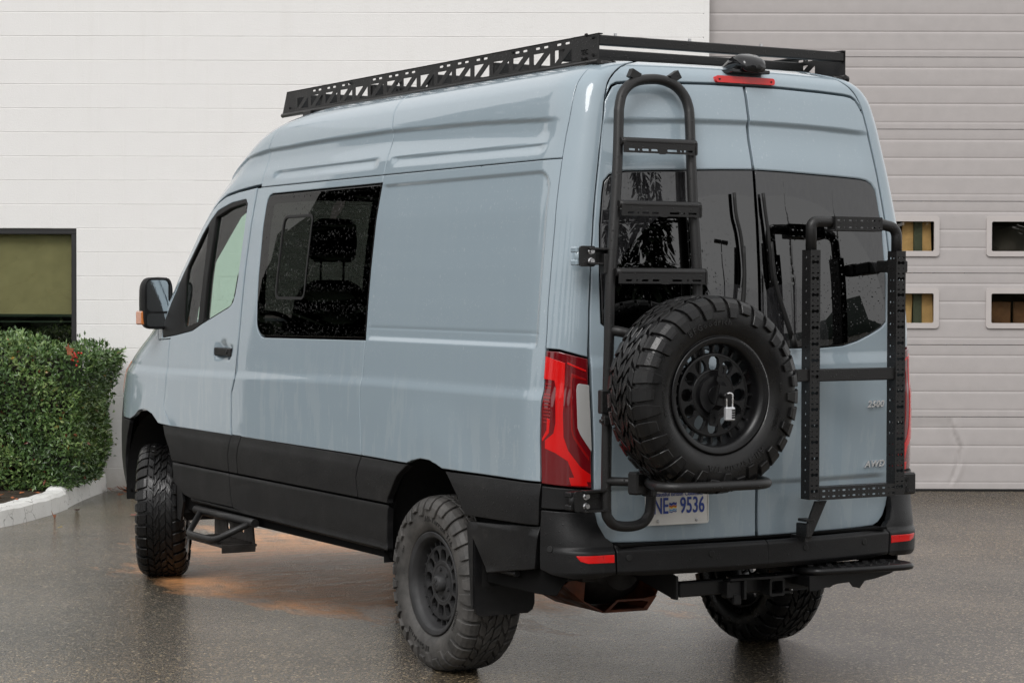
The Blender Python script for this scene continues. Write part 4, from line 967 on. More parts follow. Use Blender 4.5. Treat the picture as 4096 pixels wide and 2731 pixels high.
    mb.prism([(4.28, .72), (4.32, .72), (4.30, .56), (4.29, .40), (4.245, .39), (4.20, .50)], [], .014, ((-.980, 0, 0), (0, 1, 0), (0, 0, 1)))
    if sd_: mb.mirror()
    mb.obj('mud_flap', M['plastic'], van)
    for yc in (AR, 4.70):
        mb = MB(); mb.lathe([(-.975, .475), (-.58, .475), (-.58, .02)], 26, 'x', (0, yc, .50), True, False, R(-8), R(188))
        if sd_: mb.mirror()
        mb.obj('wheel_arch_liner', M['liner'], van)
    # --- tail lamp wrapped round the corner
    tl = [(.003, .897), (.003, 1.092), (.004, 1.221), (.006, 1.348), (.003, 1.433), (.094, 1.450), (.171, 1.463), (.253, 1.466), (.250, 1.391), (.251, 1.305), (.262, 1.22), (.263, 1.091), (.256, .918), (.123, .907)]
    lampo = panel('tail_lamp', tl, flank, M['lens_dark'], van, hu=.03, hz=.05, gap=.003, off=.004, flange=.03, cols=COLC, **mir)
    PX = lambda pts: [tail_uv(a, b) for a, b in pts]
    def tail_uv(a, b):
        """lamp graphics measured across (0 outer edge .. 1 door gap) and down (0 top .. 1 foot)"""
        return (.262*(1-a)+.002*a, 1.462+(a > .5)*-.0-b*.55-.030*a*(1-b)*1.0-.012*a*b)
    red = [(.05, .035), (.50, .06), (.49, .30), (.46, .45), (.47, .62), (.56, .72), (.80, .84), (.97, .895), (.97, .955), (.70, .94), (.55, .80), (.30, .745), (.10, .72), (.10, .66), (.27, .60), (.31, .52), (.31, .26), (.27, .205), (.03, .205)]
    panel('red_reflector', PX(red), flank, M['lens_bright'], lampo, gap=0., off=.0065, flange=.003, hu=.03, hz=.05, roll=.001, edge=.001, cols=COLC, **mir)
    panel('red_reflector', PX([(.55, .05), (.94, .09), (.94, .105), (.55, .065)]), flank, M['lens_bright'], lampo, gap=0., off=.0065, flange=.003, hu=.03, hz=.05, roll=.001, edge=.001, cols=COLC, **mir)
    panel('red_reflector', PX([(.58, .925), (.88, .915), (.93, .985), (.62, .985)]), flank, M['lens_bright'], lampo, gap=0., off=.0065, flange=.003, hu=.03, hz=.05, roll=.001, edge=.001, cols=COLC, **mir)
    panel('red_reflector', PX([(.14, .49), (.20, .50), (.18, .60), (.05, .67), (.04, .65), (.13, .58)]), flank, M['lens_bright'], lampo, gap=0., off=.0065, flange=.003, hu=.03, hz=.05, roll=.001, edge=.001, cols=COLC, **mir)
    for i in range(12):
        b_ = .235+i*.026
        panel('light_bar', PX([(.06, b_), (.20, b_), (.20, b_+.009), (.06, b_+.009)]), flank, M['lens_red'], lampo, gap=0., off=.0060, flange=.003, hu=.05, hz=.05, roll=.0, edge=.0008, **mir)
    panel('reverse_lamp', PX([(.80, .20), (.985, .205), (.985, .715), (.93, .675), (.80, .59), (.75, .54), (.745, .25), (.76, .215)]), flank, M['lens_clear'], lampo, gap=0., off=.0075, flange=.004, hu=.03, hz=.05, roll=.001, edge=.001, cols=COLC, **mir)
    panel('red_reflector', PX([(.64, .13), (.94, .16), (.94, .175), (.68, .16), (.655, .18), (.655, .56), (.68, .60), (.95, .76), (.95, .79), (.66, .62), (.62, .56), (.62, .16)]), flank, M['lens_red'], lampo, gap=0., off=.006, flange=.003, hu=.03, hz=.05, roll=.001, edge=.001, cols=COLC, **mir)

# dark shell behind the panel gaps
SH = offset_surface(flank, lambda u, z: -.034)
sh_out = [(-.0, .62), (.0, TOPZ-.02)]+[(u, TOPZ-.02) for u in (1, 2, 3, 3.6)]+[(3.95, 2.45), (4.05, 2.22), (4.20, 2.10), (4.45, 1.85), (4.62, 1.60), (4.70, 1.50)]+[(5.0, 1.42), (5.25, 1.28), (5.6, 1.2), (5.6, .45), (5.15, .45)]+[(q[0]+.02, q[1]+.02) for q in ARCH_F[1:4]]+[(q[0], q[1]+.03) for q in ARCH_F[4:10]]+[(q[0]-.02, q[1]) for q in ARCH_F[10:]]+[(4.2, .45), (1.64, .45)]+[(q[0]+.02, q[1]) for q in ARCH_R[1:4]]+[(q[0], q[1]+.03) for q in ARCH_R[4:13]]+[(q[0]-.02, q[1]) for q in ARCH_R[13:]]+[(.77, .45), (.2, .45)]
panel('body_shell', sh_out, SH, M['black'], van, holes=[inset(np.array(ccw(WINDOW)), .02), inset(np.array(ccw(DLO)), .012)], hu=.12, hz=.08, flange=.001, mirror=2, cols=COLC, rows=list(np.arange(2.5, 2.67, .03)))
def tail_shell(x, z):
    a = tail(x, z); return a[0], a[1]+.045, a[2]
rsh = [(-xgap(z)-.03, z) for z in (.56, .9, 1.2, 1.5, 1.8, 2.1, 2.4, 2.6, 2.67)]+[(xgap(z)+.03, z) for z in (2.67, 2.6, 2.4, 2.1, 1.8, 1.5, 1.2, .9, .56)]
GLT = [(.004, 2.2265), (.17, 2.2225), (.318, 2.217), (.50, 2.211), (.618, 2.206), (.66, 2.20), (.69, 2.188), (.716, 2.160), (.726, 2.114), (.744, 1.981), (.753, 1.781), (.750, 1.577), (.72, 1.553), (.649, 1.524), (.562, 1.494), (.471, 1.474), (.329, 1.467), (.158, 1.467), (.004, 1.467)]
rw = [(-x, z) for x, z in GLT]+GLT[::-1]
panel('tail_shell', rsh, tail_shell, M['black'], van, holes=[inset(np.array(ccw(rw)), .035)], hu=.12, hz=.1, flange=.001, sign=-1)
# roof skin and rear header
us = np.concatenate([np.linspace(0, .4, 12), np.linspace(.5, 3.0, 12), np.linspace(3.1, float(uC(TOPZ)), 14)])
rx_, ry_ = side_pt(us, np.full_like(us, TOPZ)); xr = np.linspace(float(xgap(TOPZ)), -float(xgap(TOPZ)), 12)[1:-1]
loop = [(x, y) for x, y in zip(rx_, ry_)]+[(-x, y) for x, y in zip(rx_[::-1][1:], ry_[::-1][1:])]+[(x, float(rear_y(x, TOPZ))) for x in xr]
loop = np.array(loop); cen = np.array([0, 1.9]); mb = MB(); V = []; n = len(loop); SSn = (1, .93, .8, .6, .35, 0.02)
for s_ in SSn: V += [((x-cen[0])*s_+cen[0], (y-cen[1])*s_+cen[1], TOPZ+.035*(1-s_**2.2)) for x, y in loop]
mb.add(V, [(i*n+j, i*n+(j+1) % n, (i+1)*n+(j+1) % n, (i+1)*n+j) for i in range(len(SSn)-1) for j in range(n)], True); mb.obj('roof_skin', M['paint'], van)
dc = [(.441, 2.589), (.575, 2.584), (.620, 2.579), (.645, 2.566), (.660, 2.546), (float(xgap(2.505))-.002, 2.505)]
hd = [(-x, z) for x, z in dc[::-1]]+[(x, z) for x, z in dc[::-1]][::-1]
hd = [(-x, z) for x, z in dc]+[(-xgap(z), z) for z in (2.54, 2.57, 2.592, 2.62, 2.65, 2.67, TOPZ)]+[(x, TOPZ) for x in (-.2, 0, .2)]+[(xgap(z), z) for z in (TOPZ, 2.67, 2.65, 2.62, 2.592, 2.57, 2.54)]+dc[::-1]+[(.165, 2.595), (-.165, 2.595)]
panel('roof_header', hd, tail, M['paint'], van, hu=.06, hz=.02, rows=list(np.arange(2.6, 2.69, .008)), sign=-1)

# ---- back doors
def door_outline(s):
    top = [(.004, 2.590), (.165, 2.590), (.441, 2.584), (.575, 2.579), (.618, 2.574), (.642, 2.562), (.656, 2.543)]
    side_ = [(float(xgap(z)), z) for z in (2.50, 2.40, 2.30, 2.20, 2.1, 2.0, 1.9, 1.8, 1.7, 1.6, 1.5, 1.4, 1.3, 1.2, 1.1, 1.0, .9, .85)]
    bot = [(.779, .80), (.770, .755), (.748, .706), (.722, .680), (.688, .667), (.55, .664), (.3, .665), (.004, .665)]
    return [(s*x, z) for x, z in top+side_+bot]
ROWS_T = list(np.arange(2.36, 2.46, .007))+list(np.arange(.80, .92, .008))+list(np.arange(1.33, 1.48, .02))
backdoor = {}
for s in (-1, 1):
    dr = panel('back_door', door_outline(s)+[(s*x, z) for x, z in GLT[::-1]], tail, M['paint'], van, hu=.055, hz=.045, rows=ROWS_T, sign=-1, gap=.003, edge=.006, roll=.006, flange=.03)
    backdoor[s] = dr
    panel('rear_glass', [(s*x, z) for x, z in GLT], tail, M['glass_rear'], dr, gap=.003, off=-.001, flange=.005, hu=.09, hz=.08, sign=-1, roll=.002)

# ------------------------------------------------------------------ rear bumper
def b_off(q, z):
    low = .074-.020*(1-ss(.530, .560, z))-.022*ss(.640, .662, z)
    low = low*(1-ss(-.02, .26, q))+.014*ss(-.02, .26, q)+.012*(1-ss(.10, .26, q))*ss(-.05, .05, q)
    return low*(1-ss(.645, .83, z))+.012*ss(.645, .83, z)+.006*np.exp(-((z-.668)/.012)**2)*(q > -.3)*0
def bump_pt(q, z):
    q = np.asarray(q, float); z = np.asarray(z, float); q, z = np.broadcast_arrays(q, z)
    def base(qq):
        xs_, ys_ = side_pt(np.clip(qq, 0, None), z); xr_ = -xgap(z)-np.minimum(qq, 0)
        return np.where(qq >= 0, xs_, xr_), np.where(qq >= 0, ys_, rear_y(xr_, z))
    h = .012; x, y = base(q); xa, ya = base(q-h); xb, yb = base(q+h)
    nx, ny = -(yb-ya), (xb-xa); l_ = np.sqrt(nx*nx+ny*ny)+1e-9; d = b_off(q, z)
    return x+nx/l_*d, y+ny/l_*d, z
ZB = list(np.arange(.53, .72, .008))
for m_ in (0, 1):
    up = [(.256, .816), (.252, .911), (.16, .905), (.06, .899), (-.003, .893), (-.003, .806)]
    panel('bumper_corner', up, bump_pt, M['plastic'], van, hu=.025, hz=.03, flange=.03, cols=list(np.arange(-.1, .26, .02)), mirror=m_)
    lw = [(.264, .565), (.256, .812), (-.003, .802), (-.010, .758), (-.022, .734), (-.036, .706), (-.060, .682), (-.070, .672), (-.070, .545), (-.03, .533), (.10, .530), (.20, .545)]
    panel('bumper_corner', lw, bump_pt, M['plastic'], van, hu=.025, hz=.03, rows=ZB, flange=.03, cols=list(np.arange(-.1, .26, .02)), mirror=m_)
    panel('bumper_reflector', [(-.062, .597), (-.062, .630), (.090, .630), (.075, .608), (.05, .599)], bump_pt, M['lens_bright'], van, hu=.02, hz=.02, gap=0, off=.004, flange=.008, roll=.002, edge=.002, cols=list(np.arange(-.1, .26, .02)), mirror=m_)
QC = -float(xgap(.6))
cen_ = [(-.074, .545), (-.074, .668), (-.10, .660), (QC+.0, .658), (QC, .535), (-.2, .535)]
panel('rear_bumper', [(q if q != QC else QC-.0, z) for q, z in cen_], bump_pt, M['plastic'], van, hu=.05, hz=.03, rows=ZB, flange=.03, gap=0., mirror=2)
mb = MB()
def on_bump(q, z, sgn=1):
    q_ = np.array([q]); z_ = np.array([z]); p = np.array([a[0] for a in bump_pt(q_, z_)]); n = normals_of(bump_pt, q_, z_, 1)[0]
    if sgn > 0: p[0] *= -1; n[0] *= -1
    return p, n
for x in (-.65, -.279, .197, .54):
    p, n = on_bump(-(float(xgap(.615))-abs(x)), .615, x); mb = MB(); mb.tube([p-n*.005, p+n*.0025, p+n*.003], [.014, .014, .012], 14); mb.obj('parking_sensor', M['seal'], van)
p, n = on_bump(.20, .652, -1); mb = MB(); mb.tube([p-n*.005, p+n*.0025, p+n*.003], [.014, .014, .012], 14); mb.obj('parking_sensor', M['seal'], van)
mb = MB(); mb.box((0, .17, .60), (.80, .08, .055)); mb.box((0, .10, .664), (.70, .05, .004)); mb.obj('bumper_core', M['black'], van)

# ------------------------------------------------------------------ underbody
mb = MB(); mb.box((0, 2.9, .70), (.66, 2.4, .07)); mb.box((0, 2.95, .62), (.93, 1.15, .05)); mb.box((0, .6, .62), (.62, .45, .06))
for sx_ in (-1, 1): mb.box((sx_*.48, 2.7, .57), (.04, 2.4, .06))
mb.box((.35, 2.9, .52), (.22, .5, .08), None, .04); mb.box((0, 1.2, .75), (.56, .6, .18))
mb.obj('chassis', M['black'], van)
mb = MB(); mb.cyl((-.80, AR, .405), (.80, AR, .405), .048, 14); mb.lathe([(-.20, .06), (-.15, .12), (-.05, .165), (.05, .165), (.15, .12), (.20, .06)], 22, 'x', (-.08, AR-.01, .405))
mb.cyl((-.06, AR-.17, .42), (-.06, AR-.06, .42), .10, 18)
for sx_ in (-1, 1):
    mb.box((sx_*.52, AR, .455), (.035, .62, .012)); mb.box((sx_*.52, AR, .435), (.033, .45, .010)); mb.cyl((sx_*.60, AR+.10, .42), (sx_*.50, AR+.05, .80), .028, 10)
mb.obj('rear_axle', M['axle'], van)
mb = MB(); mb.tube(fillet([(-.80, 1.0, .40), (-.62, .98, .36), (-.45, 1.0, .37), (-.3, 1.05, .45)], .1), .008, 8); mb.tube(fillet([(-.76, 1.02, .42), (-.60, .94, .38), (-.42, 1.04, .40), (-.34, 1.1, .5)], .1), .006, 8); mb.obj('brake_hose', M['seal'], van)
# rusty skid plate slung under the differential
mb = MB()
Pz = [(-.44, .40), (-.30, .285), (-.20, .232), (.04, .228), (.10, .30), (.13, .36)]
V = []; Ys = (AR-.22, AR+.20)
for y in Ys:
    V += [(x, y, z) for x, z in Pz]
n = len(Pz); Fq = [(i, i+1, n+i+1, n+i) for i in range(n-1)]
V2 = [(x, y, z+.008) for x, y, z in V]; mb.add(V+V2, Fq+[tuple(q+2*n for q in f[::-1]) for f in Fq]+[(i, 2*n+i, 2*n+i+1, i+1) for i in range(n-1)]+[(n+i, n+i+1, 3*n+i+1, 3*n+i) for i in range(n-1)])
mb.prism([(-.20, .232), (.04, .228), (.095, .295), (.02, .285), (-.125, .288)], [[(-.165, .243), (.02, .240), (.05, .268), (.01, .277), (-.12, .279)]], .010, ((0, AR-.225, 0), (1, 0, 0), (0, 0, 1)))
mb.prism([(-.40, .37), (-.30, .29), (-.29, .40), (-.36, .41)], [], .008, ((0, AR-.215, 0), (1, 0, 0), (0, 0, 1)))
mb.obj('skid_plate', M['skid'], van)
mb = MB(); mb.tube(fillet([(.42, 3.2, .42), (.42, 1.9, .42), (.55, .9, .44), (.62, .5, .44)], .2), .032, 12); mb.obj('exhaust_pipe', M['axle'], van)
# tow hitch
mb = MB(); mb.box((-.255, .115, .456), (.125, .028, .031), None, .006); mb.box((.17, .115, .455), (.16, .028, .032), None, .006); mb.box((-.045, .115, .452), (.09, .027, .030), None, .006)
mb.prism([(.10, .42), (.10, .52), (.50, .62), (.50, .50)], [], .010, ((-.40, 0, 0), (0, 1, 0), (0, 0, 1))); mb.prism([(.10, .42), (.10, .52), (.50, .62), (.50, .50)], [], .010, ((.34, 0, 0), (0, 1, 0), (0, 0, 1)))
mb.box((-.398, .10, .468), (.006, .022, .050), None, .003)
hb = mb.obj('tow_hitch', M['metal_black'], van)
mb = MB(); mb.prism(rrect(-.040, .040, -.038, .038, .010), [rrect(-.029, .029, -.027, .027, .006)], .12, ((.085, .09, .446), (1, 0, 0), (0, 0, 1))); mb.obj('receiver_tube', M['metal_black'], hb)
mb = MB(); mb.box((-.125, .075, .448), (.036, .03, .040), None, .008); mb.box((-.085, .06, .448), (.006, .035, .044), None, .003); mb.box((-.115, .05, .405), (.018, .012, .022), None, .004); mb.obj('trailer_socket', M['plastic'], hb)
mb = MB(); mb.prism([(-.16, .0), (.05, -.02), (.24, .0), (.22, .09), (-.12, .09)], [circ(-.02, .03, .012), circ(.1, .03, .012)], .010, ((0, .03, .492), (1, 0, 0), (0, 1, 0))); mb.obj('hitch_plate', M['metal_black'], hb)
mb = MB(); mb.prism([(.10, .415), (.30, .415), (.42, .43), (.45, .455), (.40, .47), (.10, .44)], [], .012, ((0, .20, 0), (1, 0, 0), (0, 0, 1))); mb.box((.15, .10, .414), (.05, .03, .005)); mb.obj('hitch_bracket', M['metal_black'], hb)
mb = MB(); mb.lathe([(-.006, .001), (-.006, .013), (.008, .013), (.010, .008), (.010, .001)], 6, 'z', (.225, .115, .432), False); mb.cyl((.225, .115, .40), (.225, .115, .43), .006, 8); mb.obj('hitch_bolt', M['steel'], hb)
# folding step on the right of the hitch
mb = MB(); st = [(.19, .04), (.23, -.065), (.66, -.115), (.715, -.10), (.735, -.06), (.735, .03), (.70, .07), (.22, .10)]
mb.prism(fillet([(*p, 0) for p in st]+[(*st[0], 0)], .04)[:-1, :2].tolist(), [], .012, ((0, 0, .518), (1, 0, 0), (0, 1, 0)))
rimp = fillet([(*p, .512) for p in st]+[(*st[0], .512)], .045); mb.tube(rimp, .0145, 8)
for i in range(9):
    for j in range(3):
        a = .27+i*.05+(.02 if j % 2 else 0); mb.box((a, -.06+j*.05, .527), (.012, .003, .003), np.array(Matrix.Rotation(.6 if (i+j) % 2 else -.6, 3, 'Z')))
stp = mb.obj('rear_step', M['metal_black'], van)
mb = MB(); mb.prism([(.20, .495), (.69, .498), (.64, .478), (.56, .462), (.50, .455), (.472, .425), (.44, .432), (.42, .455), (.35, .452), (.24, .43), (.20, .43)], [], .010, ((0, -.04, 0), (1, 0, 0), (0, 0, 1))); mb.box((.23, .05, .47), (.03, .09, .025), None, .005); mb.obj('step_bracket', M['metal_black'], stp)

# ------------------------------------------------------------------ wheels
TR, TW = .395, .27
def tyre_base(s):
    """carcass section: s = distance from the crown centre round the shoulder (both signs); returns w (lateral), r, nw, nr"""
    pts = [(0, .385), (.06, .384), (.095, .380), (.115, .371), (.128, .355), (.134, .335), (.137, .310), (.136, .285), (.130, .262), (.120, .245), (.112, .236)]
    A = np.array(pts); L = np.concatenate([[0], np.cumsum(np.linalg.norm(np.diff(A, axis=0), axis=1))])
    a = np.abs(s); w = np.interp(a, L, A[:, 0]); r = np.interp(a, L, A[:, 1]); h = .004
    w2 = np.interp(a+h, L, A[:, 0]); r2 = np.interp(a+h, L, A[:, 1]); w1 = np.interp(np.maximum(a-h, 0), L, A[:, 0]); r1 = np.interp(np.maximum(a-h, 0), L, A[:, 1])
    tw, tr = w2-w1, r2-r1; l_ = np.hypot(tw, tr)+1e-9; nw, nr = -tr/l_, tw/l_
    sg = np.where(s < 0, -1, 1); return w*sg, r, nw*sg, nr
def tyre_mesh(mb):
    s = np.linspace(-.292, .292, 49); w, r, nw, nr = tyre_base(s); mb.lathe(list(zip(w, r)), 84, 'x')
    mb.lathe([(-.112, .236), (-.10, .222), (.10, .222), (.112, .236)], 48, 'x')
def tread_mesh(mb, npitch=34):
    """shoulder lugs that wrap on to the sidewall and interlocking centre blocks"""
    def lug(st, tl, tr_, h, th0, flip=False):
        st = np.array(st); w, r, nw, nr = tyre_base(st); V = []; k = len(st)
        taper = np.ones(k); V = []
        for lvl, hh in ((0, -.003), (1, h-.0022), (2, h)):
            sh = 0 if lvl < 2 else .0022
            for T_, sg in ((tl, 1), (tr_, -1)):
                for i in range(k):
                    R_ = r[i]+nr[i]*(hh if np.isscalar(hh) else hh); w_ = w[i]+nw[i]*hh
                    if lvl == 2 and i in (0, k-1):
                        d_ = .002*(1 if i == 0 else -1)*np.sign(st[-1]-st[0]); w2, r2, a2, b2 = tyre_base(np.array([st[i]+d_])); R_ = r2[0]+b2[0]*hh; w_ = w2[0]+a2[0]*hh
                    th = th0+(T_[i]+sg*sh)/TR; V.append((w_, R_*math.cos(th), R_*math.sin(th)))
        n = 2*k; F = []
        for lv in (0, 1):
            a = lv*n; b = a+n
            for i in range(k-1):
                F.append((a+i, a+i+1, b+i+1, b+i)); F.append((a+k+i+1, a+k+i, b+k+i, b+k+i+1))
            F.append((a, b, b+k, a+k)); F.append((a+k-1, a+2*k-1, b+2*k-1, b+k-1))
        a = 2*n; F += [(a+i, a+i+1, a+k+i+1, a+k+i) for i in range(k-1)]
        if flip: F = [f[::-1] for f in F]
        mb.add(V, F)
    p = 2*PI*TR/npitch
    for i in range(npitch):
        t0 = 2*PI*i/npitch; j = rng.uniform(-.0012, .0012)
        for sd_ in (1, -1):
            o = 0 if sd_ > 0 else p/2
            long = (i % 2 == 0); e = .185 if long else .160
            st = np.array([.075, .092, .112, .130, .148, e])*sd_
            off = np.array([.006, .003, 0, -.002, -.002, 0])*sd_; wd = np.array([.70, .80, .80, .76, .70, .50 if long else .64])*p/2
            lug(st, o+off-wd+j, o+off+wd+j, .0130, t0, sd_ > 0)
            # centre: four rows of slanted interlocking blocks
            for (sa, sb, slope, ph) in ((.0375, .070, .020, .30), (.0025, .0345, -.022, .72)):
                st = np.linspace(sa, sb, 4)*sd_; f = np.linspace(-1, 1, 4); off = slope*f*(1 if sd_ > 0 else -1)+.004*np.sin(f*PI)
                w1 = p*(.40-.05*np.abs(f)); w2 = p*(.36+.04*np.sin(f*2)); lug(st, p*ph+off-w1+o*.5, p*ph+off+w2+o*.5, .012, t0, sd_ > 0)
def rim_mesh(mb):
    mb.lathe([(-.112, .214), (-.120, .228), (-.118, .234), (-.108, .233), (-.104, .216), (-.100, .2155), (-.096, .222), (-.088, .222), (-.084, .208), (-.02, .198), (.06, .190), (.11, .214), (.115, .228), (.10, .222), (.05, .182), (-.03, .188), (-.084, .200), (-.112, .210)], 64, 'x', close=True)
def disc_mesh(mb, hub):
    out = circ(0, 0, .168, 64); holes = []
    for i in range(12):
        a = 2*PI*(i+.5)/12; ca, sa = math.cos(a), math.sin(a); hs_ = []
        for t in range(12):
            b = 2*PI*t/12; rr = 1/max(abs(math.cos(b)), abs(math.cos(b-PI/3)), abs(math.cos(b+PI/3)), 1e-3)**.45
            x_, y_ = .029*math.copysign(abs(math.cos(b))**.75, math.cos(b)), .0255*math.copysign(abs(math.sin(b))**.75, math.sin(b)); hs_.append(((.126+x_)*ca-y_*sa, (.126+x_)*sa+y_*ca))
        holes.append(hs_)
    fr = ((-.058, 0, 0), (0, 0, 1), (0, 1, 0))   # ux x uy = -x
    mb.prism(out, holes, .020, fr)
    mb.lathe([(-.070, .158), (-.071, .164), (-.066, .169), (-.058, .169)], 64, 'x'); mb.lathe([(-.067, .094), (-.0705, .098), (-.067, .102)], 48, 'x')
    for i in range(24):
        a = 2*PI*i/24; Rm = np.array([[1, 0, 0], [0, math.cos(a), -math.sin(a)], [0, math.sin(a), math.cos(a)]])
        mb.box(Rm@np.array([-.050, .180, 0]), (.012, .016, .0045), Rm)
    if hub:
        mb.lathe([(-.069, .088), (-.069, .080), (-.055, .075), (-.055, .050)], 36, 'x')
        for i in range(6):
            a = 2*PI*i/6; mb.lathe([(-.078, .001), (-.078, .009), (-.055, .010)], 6, 'x', (0, .063*math.cos(a), .063*math.sin(a)), False)
def arc_text(s, radius, a_mid, size, w, bold=.0, flip=False, face=-1, spacing=1.):
    """lettering bent round the sidewall (outer face at -x)"""
    V, F = text_mesh(s, size, .0012, 1.0, .0, spacing, bold, 1); ang = V[:, 0]/radius
    rr = radius+(V[:, 1]-size*.35)*(-1 if flip else 1); th = a_mid-ang*(-1 if flip else 1)   # th measured from +z towards -y seen from outside
    return np.stack([w-V[:, 2]*1.0-.0008, rr*np.sin(th)*-1*-1, rr*np.cos(th)], 1), F
TY = MB(); tyre_mesh(TY); TY_ME = {}
TD = MB(); tread_mesh(TD); RM = MB(); rim_mesh(RM)
DH = MB(); disc_mesh(DH, True); DS = MB(); disc_mesh(DS, False)
CAPM = MB(); CAPM.lathe([(-.104, .001), (-.104, .026), (-.098, .036), (-.07, .038), (-.055, .038)], 30, 'x')
for i in range(5):
    a = 2*PI*i/5; CAPM.box((-.105, .015*math.cos(a), .015*math.sin(a)), (.002, .007, .003), np.array([[1, 0, 0], [0, math.cos(a), -math.sin(a)], [0, math.sin(a), math.cos(a)]]))
LT = MB()
for s_, a_, sz in (('BFGoodrich', R(0), .036), ('All-Terrain T/A', R(180), .036)):
    V, F = arc_text(s_, .293, a_, sz, -.1375, .0, False, spacing=1.25); LT.add(V, F)
    V, F = arc_text('LT265/70R17' if sz and a_ == 0 else 'KO3', .283, a_+R(82), .016, -.1378, spacing=1.2); LT.add(V, F)
def mesh_cache(d, key, mb, name, mat):
    if key not in d: d[key] = mb.mesh(name, mat)
    return d[key]
WC = {}
def make_wheel(loc, rz, roll, mats, hub=True, label=None):
    """wheel > tyre, tread, rim, centre disc, hub cap, lettering; the outer face looks along local -x"""
    Mx = Matrix.Translation(loc) @ Matrix.Rotation(rz, 4, 'Z') @ Matrix.Rotation(roll, 4, 'X')
    tyre_m, rim_m, let_m = mats
    w = link('wheel', mesh_cache(WC, ('rim', rim_m.name), RM, 'rim', rim_m), van)
    def place(o):
        o.parent = w; o.matrix_parent_inverse = Matrix.Identity(4); o.matrix_basis = Matrix.Identity(4)
    w.matrix_parent_inverse = Matrix.Translation(-Vector(van.location)); w.matrix_basis = Mx
    for nm, mb_, m_ in (('tyre', TY, tyre_m), ('tread', TD, tyre_m), ('wheel_disc', DH if hub else DS, rim_m), ('lettering', LT, let_m)):
        o = link(nm, mesh_cache(WC, (nm, m_.name, hub), mb_, nm, m_)); place(o)
        if nm == 'tread': o['kind'] = 'stuff'
    if hub: place(link('hub_cap', mesh_cache(WC, ('cap', rim_m.name), CAPM, 'hub_cap', rim_m)))
    if label: w['label'] = label
    return w
dusty = (M['rubber_dusty'], M['rim_dusty'], M['lettering_dusty']); clean = (M['rubber'], M['rim'], M['lettering'])
make_wheel((-.848, AR, TR-.004), 0, R(200), dusty, True, 'dusty rear left wheel with black alloy rim')
make_wheel((-.850, AF, TR-.004), -R(25), R(40), clean, True, 'steered wet black front left wheel')
make_wheel((.848, AR, TR-.004), PI, R(10), clean); make_wheel((.850, AF, TR-.004), PI-R(25), R(70), clean)
SPX, SPZ, SPY = -.512, 1.297, -.268
make_wheel((SPX, SPY, SPZ), PI/2, R(-14), clean, False, 'spare wheel on the back door carrier')

# ------------------------------------------------------------------ spare carrier, ladder
RL = .0215
def ladder_y(z): return float(rear_y(-.55, z))-.075
left = [(-.659, 2.518), (-.681, 2.461), (-.688, 2.423), (-.711, 2.239), (-.748, 1.978), (-.769, 1.815), (-.780, 1.673), (-.786, 1.47), (-.791, 1.266), (-.793, 1.052), (-.793, .935), (-.791, .818), (-.781, .786), (-.748, .757), (-.679, .747), (-.618, .756), (-.587, .784), (-.577, .816), (-.573, .890), (-.573, .925)]
top = [(-.335, 2.429), (-.334, 2.477), (-.347, 2.523), (-.379, 2.562), (-.425, 2.584), (-.485, 2.591), (-.565, 2.581), (-.62, 2.557)]
right = [(-.36, 1.20), (-.352, 1.50), (-.346, 1.709), (-.348, 1.891), (-.351, 2.063), (-.345, 2.251)]
pth = [(x, ladder_y(z), z) for x, z in right+top+left]
mb = MB(); mb.tube(catmull(pth, 4), RL, 14); lad = mb.obj('ladder', M['powder'], van)
def rung(x0, x1, z, yo):
    y = ladder_y(z)-yo; mb = MB(); L_ = x1-x0
    mb.tube([(x0, y, z), (x0+.02, y-.004, z), (x1-.02, y-.004, z), (x1, y, z)], .0165, 12)
    holes = []; zz = -.043
    for f, w_ in ((.12, .032), (.30, .034), (.42, .034), (.66, .050), (.88, .046)): holes.append(slot(x0+L_*f, z-.034, w_, .0085))
    for f in (.21, .78): holes.append(circ(x0+L_*f, z-.034, .0045, 8))
    mb.prism([(x0+.004, z), (x1-.002, z), (x1-.002, z-.050), (x1-.03, z-.050), (x1-.04, z-.047), (x0+L_*.58, z-.047), (x0+L_*.56, z-.050), (x0+L_*.5, z-.050), (x0+L_*.48, z-.047), (x0+.004, z-.047)], holes, .004, ((0, y-.017, 0), (1, 0, 0), (0, 0, 1)))
    mb.box((x1-.004, y-.008, z-.022), (.004, .014, .024)); return mb.obj('rung', M['powder'], lad)
rung(-.705, -.338, 2.322, .026); rung(-.735, -.338, 2.063, .026); rung(-.765, -.326, 1.787, .026)
for x, z, a in ((-.590, 2.600, .45), (-.388, 2.603, -.55)):
    mb = MB(); Rm = np.array(Matrix.Rotation(a, 3, 'Y')); mb.prism([(-.024, -.016), (.024, -.016), (.024, .020), (-.024, .020)], [], .030, ((x, ladder_y(2.58)-.0, z), Rm@np.array([1., 0, 0]), Rm@np.array([0, 0, 1.]))); mb.obj('hook_tab', M['powder'], lad)
mb = MB(); mb.tube(fillet([(-.780, ladder_y(1.55), 1.552), (-.70, -.03, 1.535), (-.60, -.10, 1.46), (-.52, -.13, 1.34)], .05), .0215, 12); mb.obj('carrier_arm', M['powder'], lad)
mb = MB(); mb.tube(fillet([(-.795, .012, .938), (-.70, -.06, .936), (-.66, -.07, .934)], .03), .0185, 12)
mb.box((-.69, -.065, .932), (.040, .028, .046), np.array(Matrix.Rotation(.3, 3, 'Z')), .008); mb.box((-.64, -.07, .926), (.018, .030, .050), np.array(Matrix.Rotation(.3, 3, 'Z')), .006)
mb.tube(fillet([(-.64, -.06, .935), (-.72, -.20, .940), (-.79, -.37, .944), (-.735, -.425, .943), (-.60, -.425, .942), (-.345, -.425, .940), (-.285, -.40, .942), (-.245, -.28, .944), (-.24, -.14, .944)], .07, 8), .0200, 14)
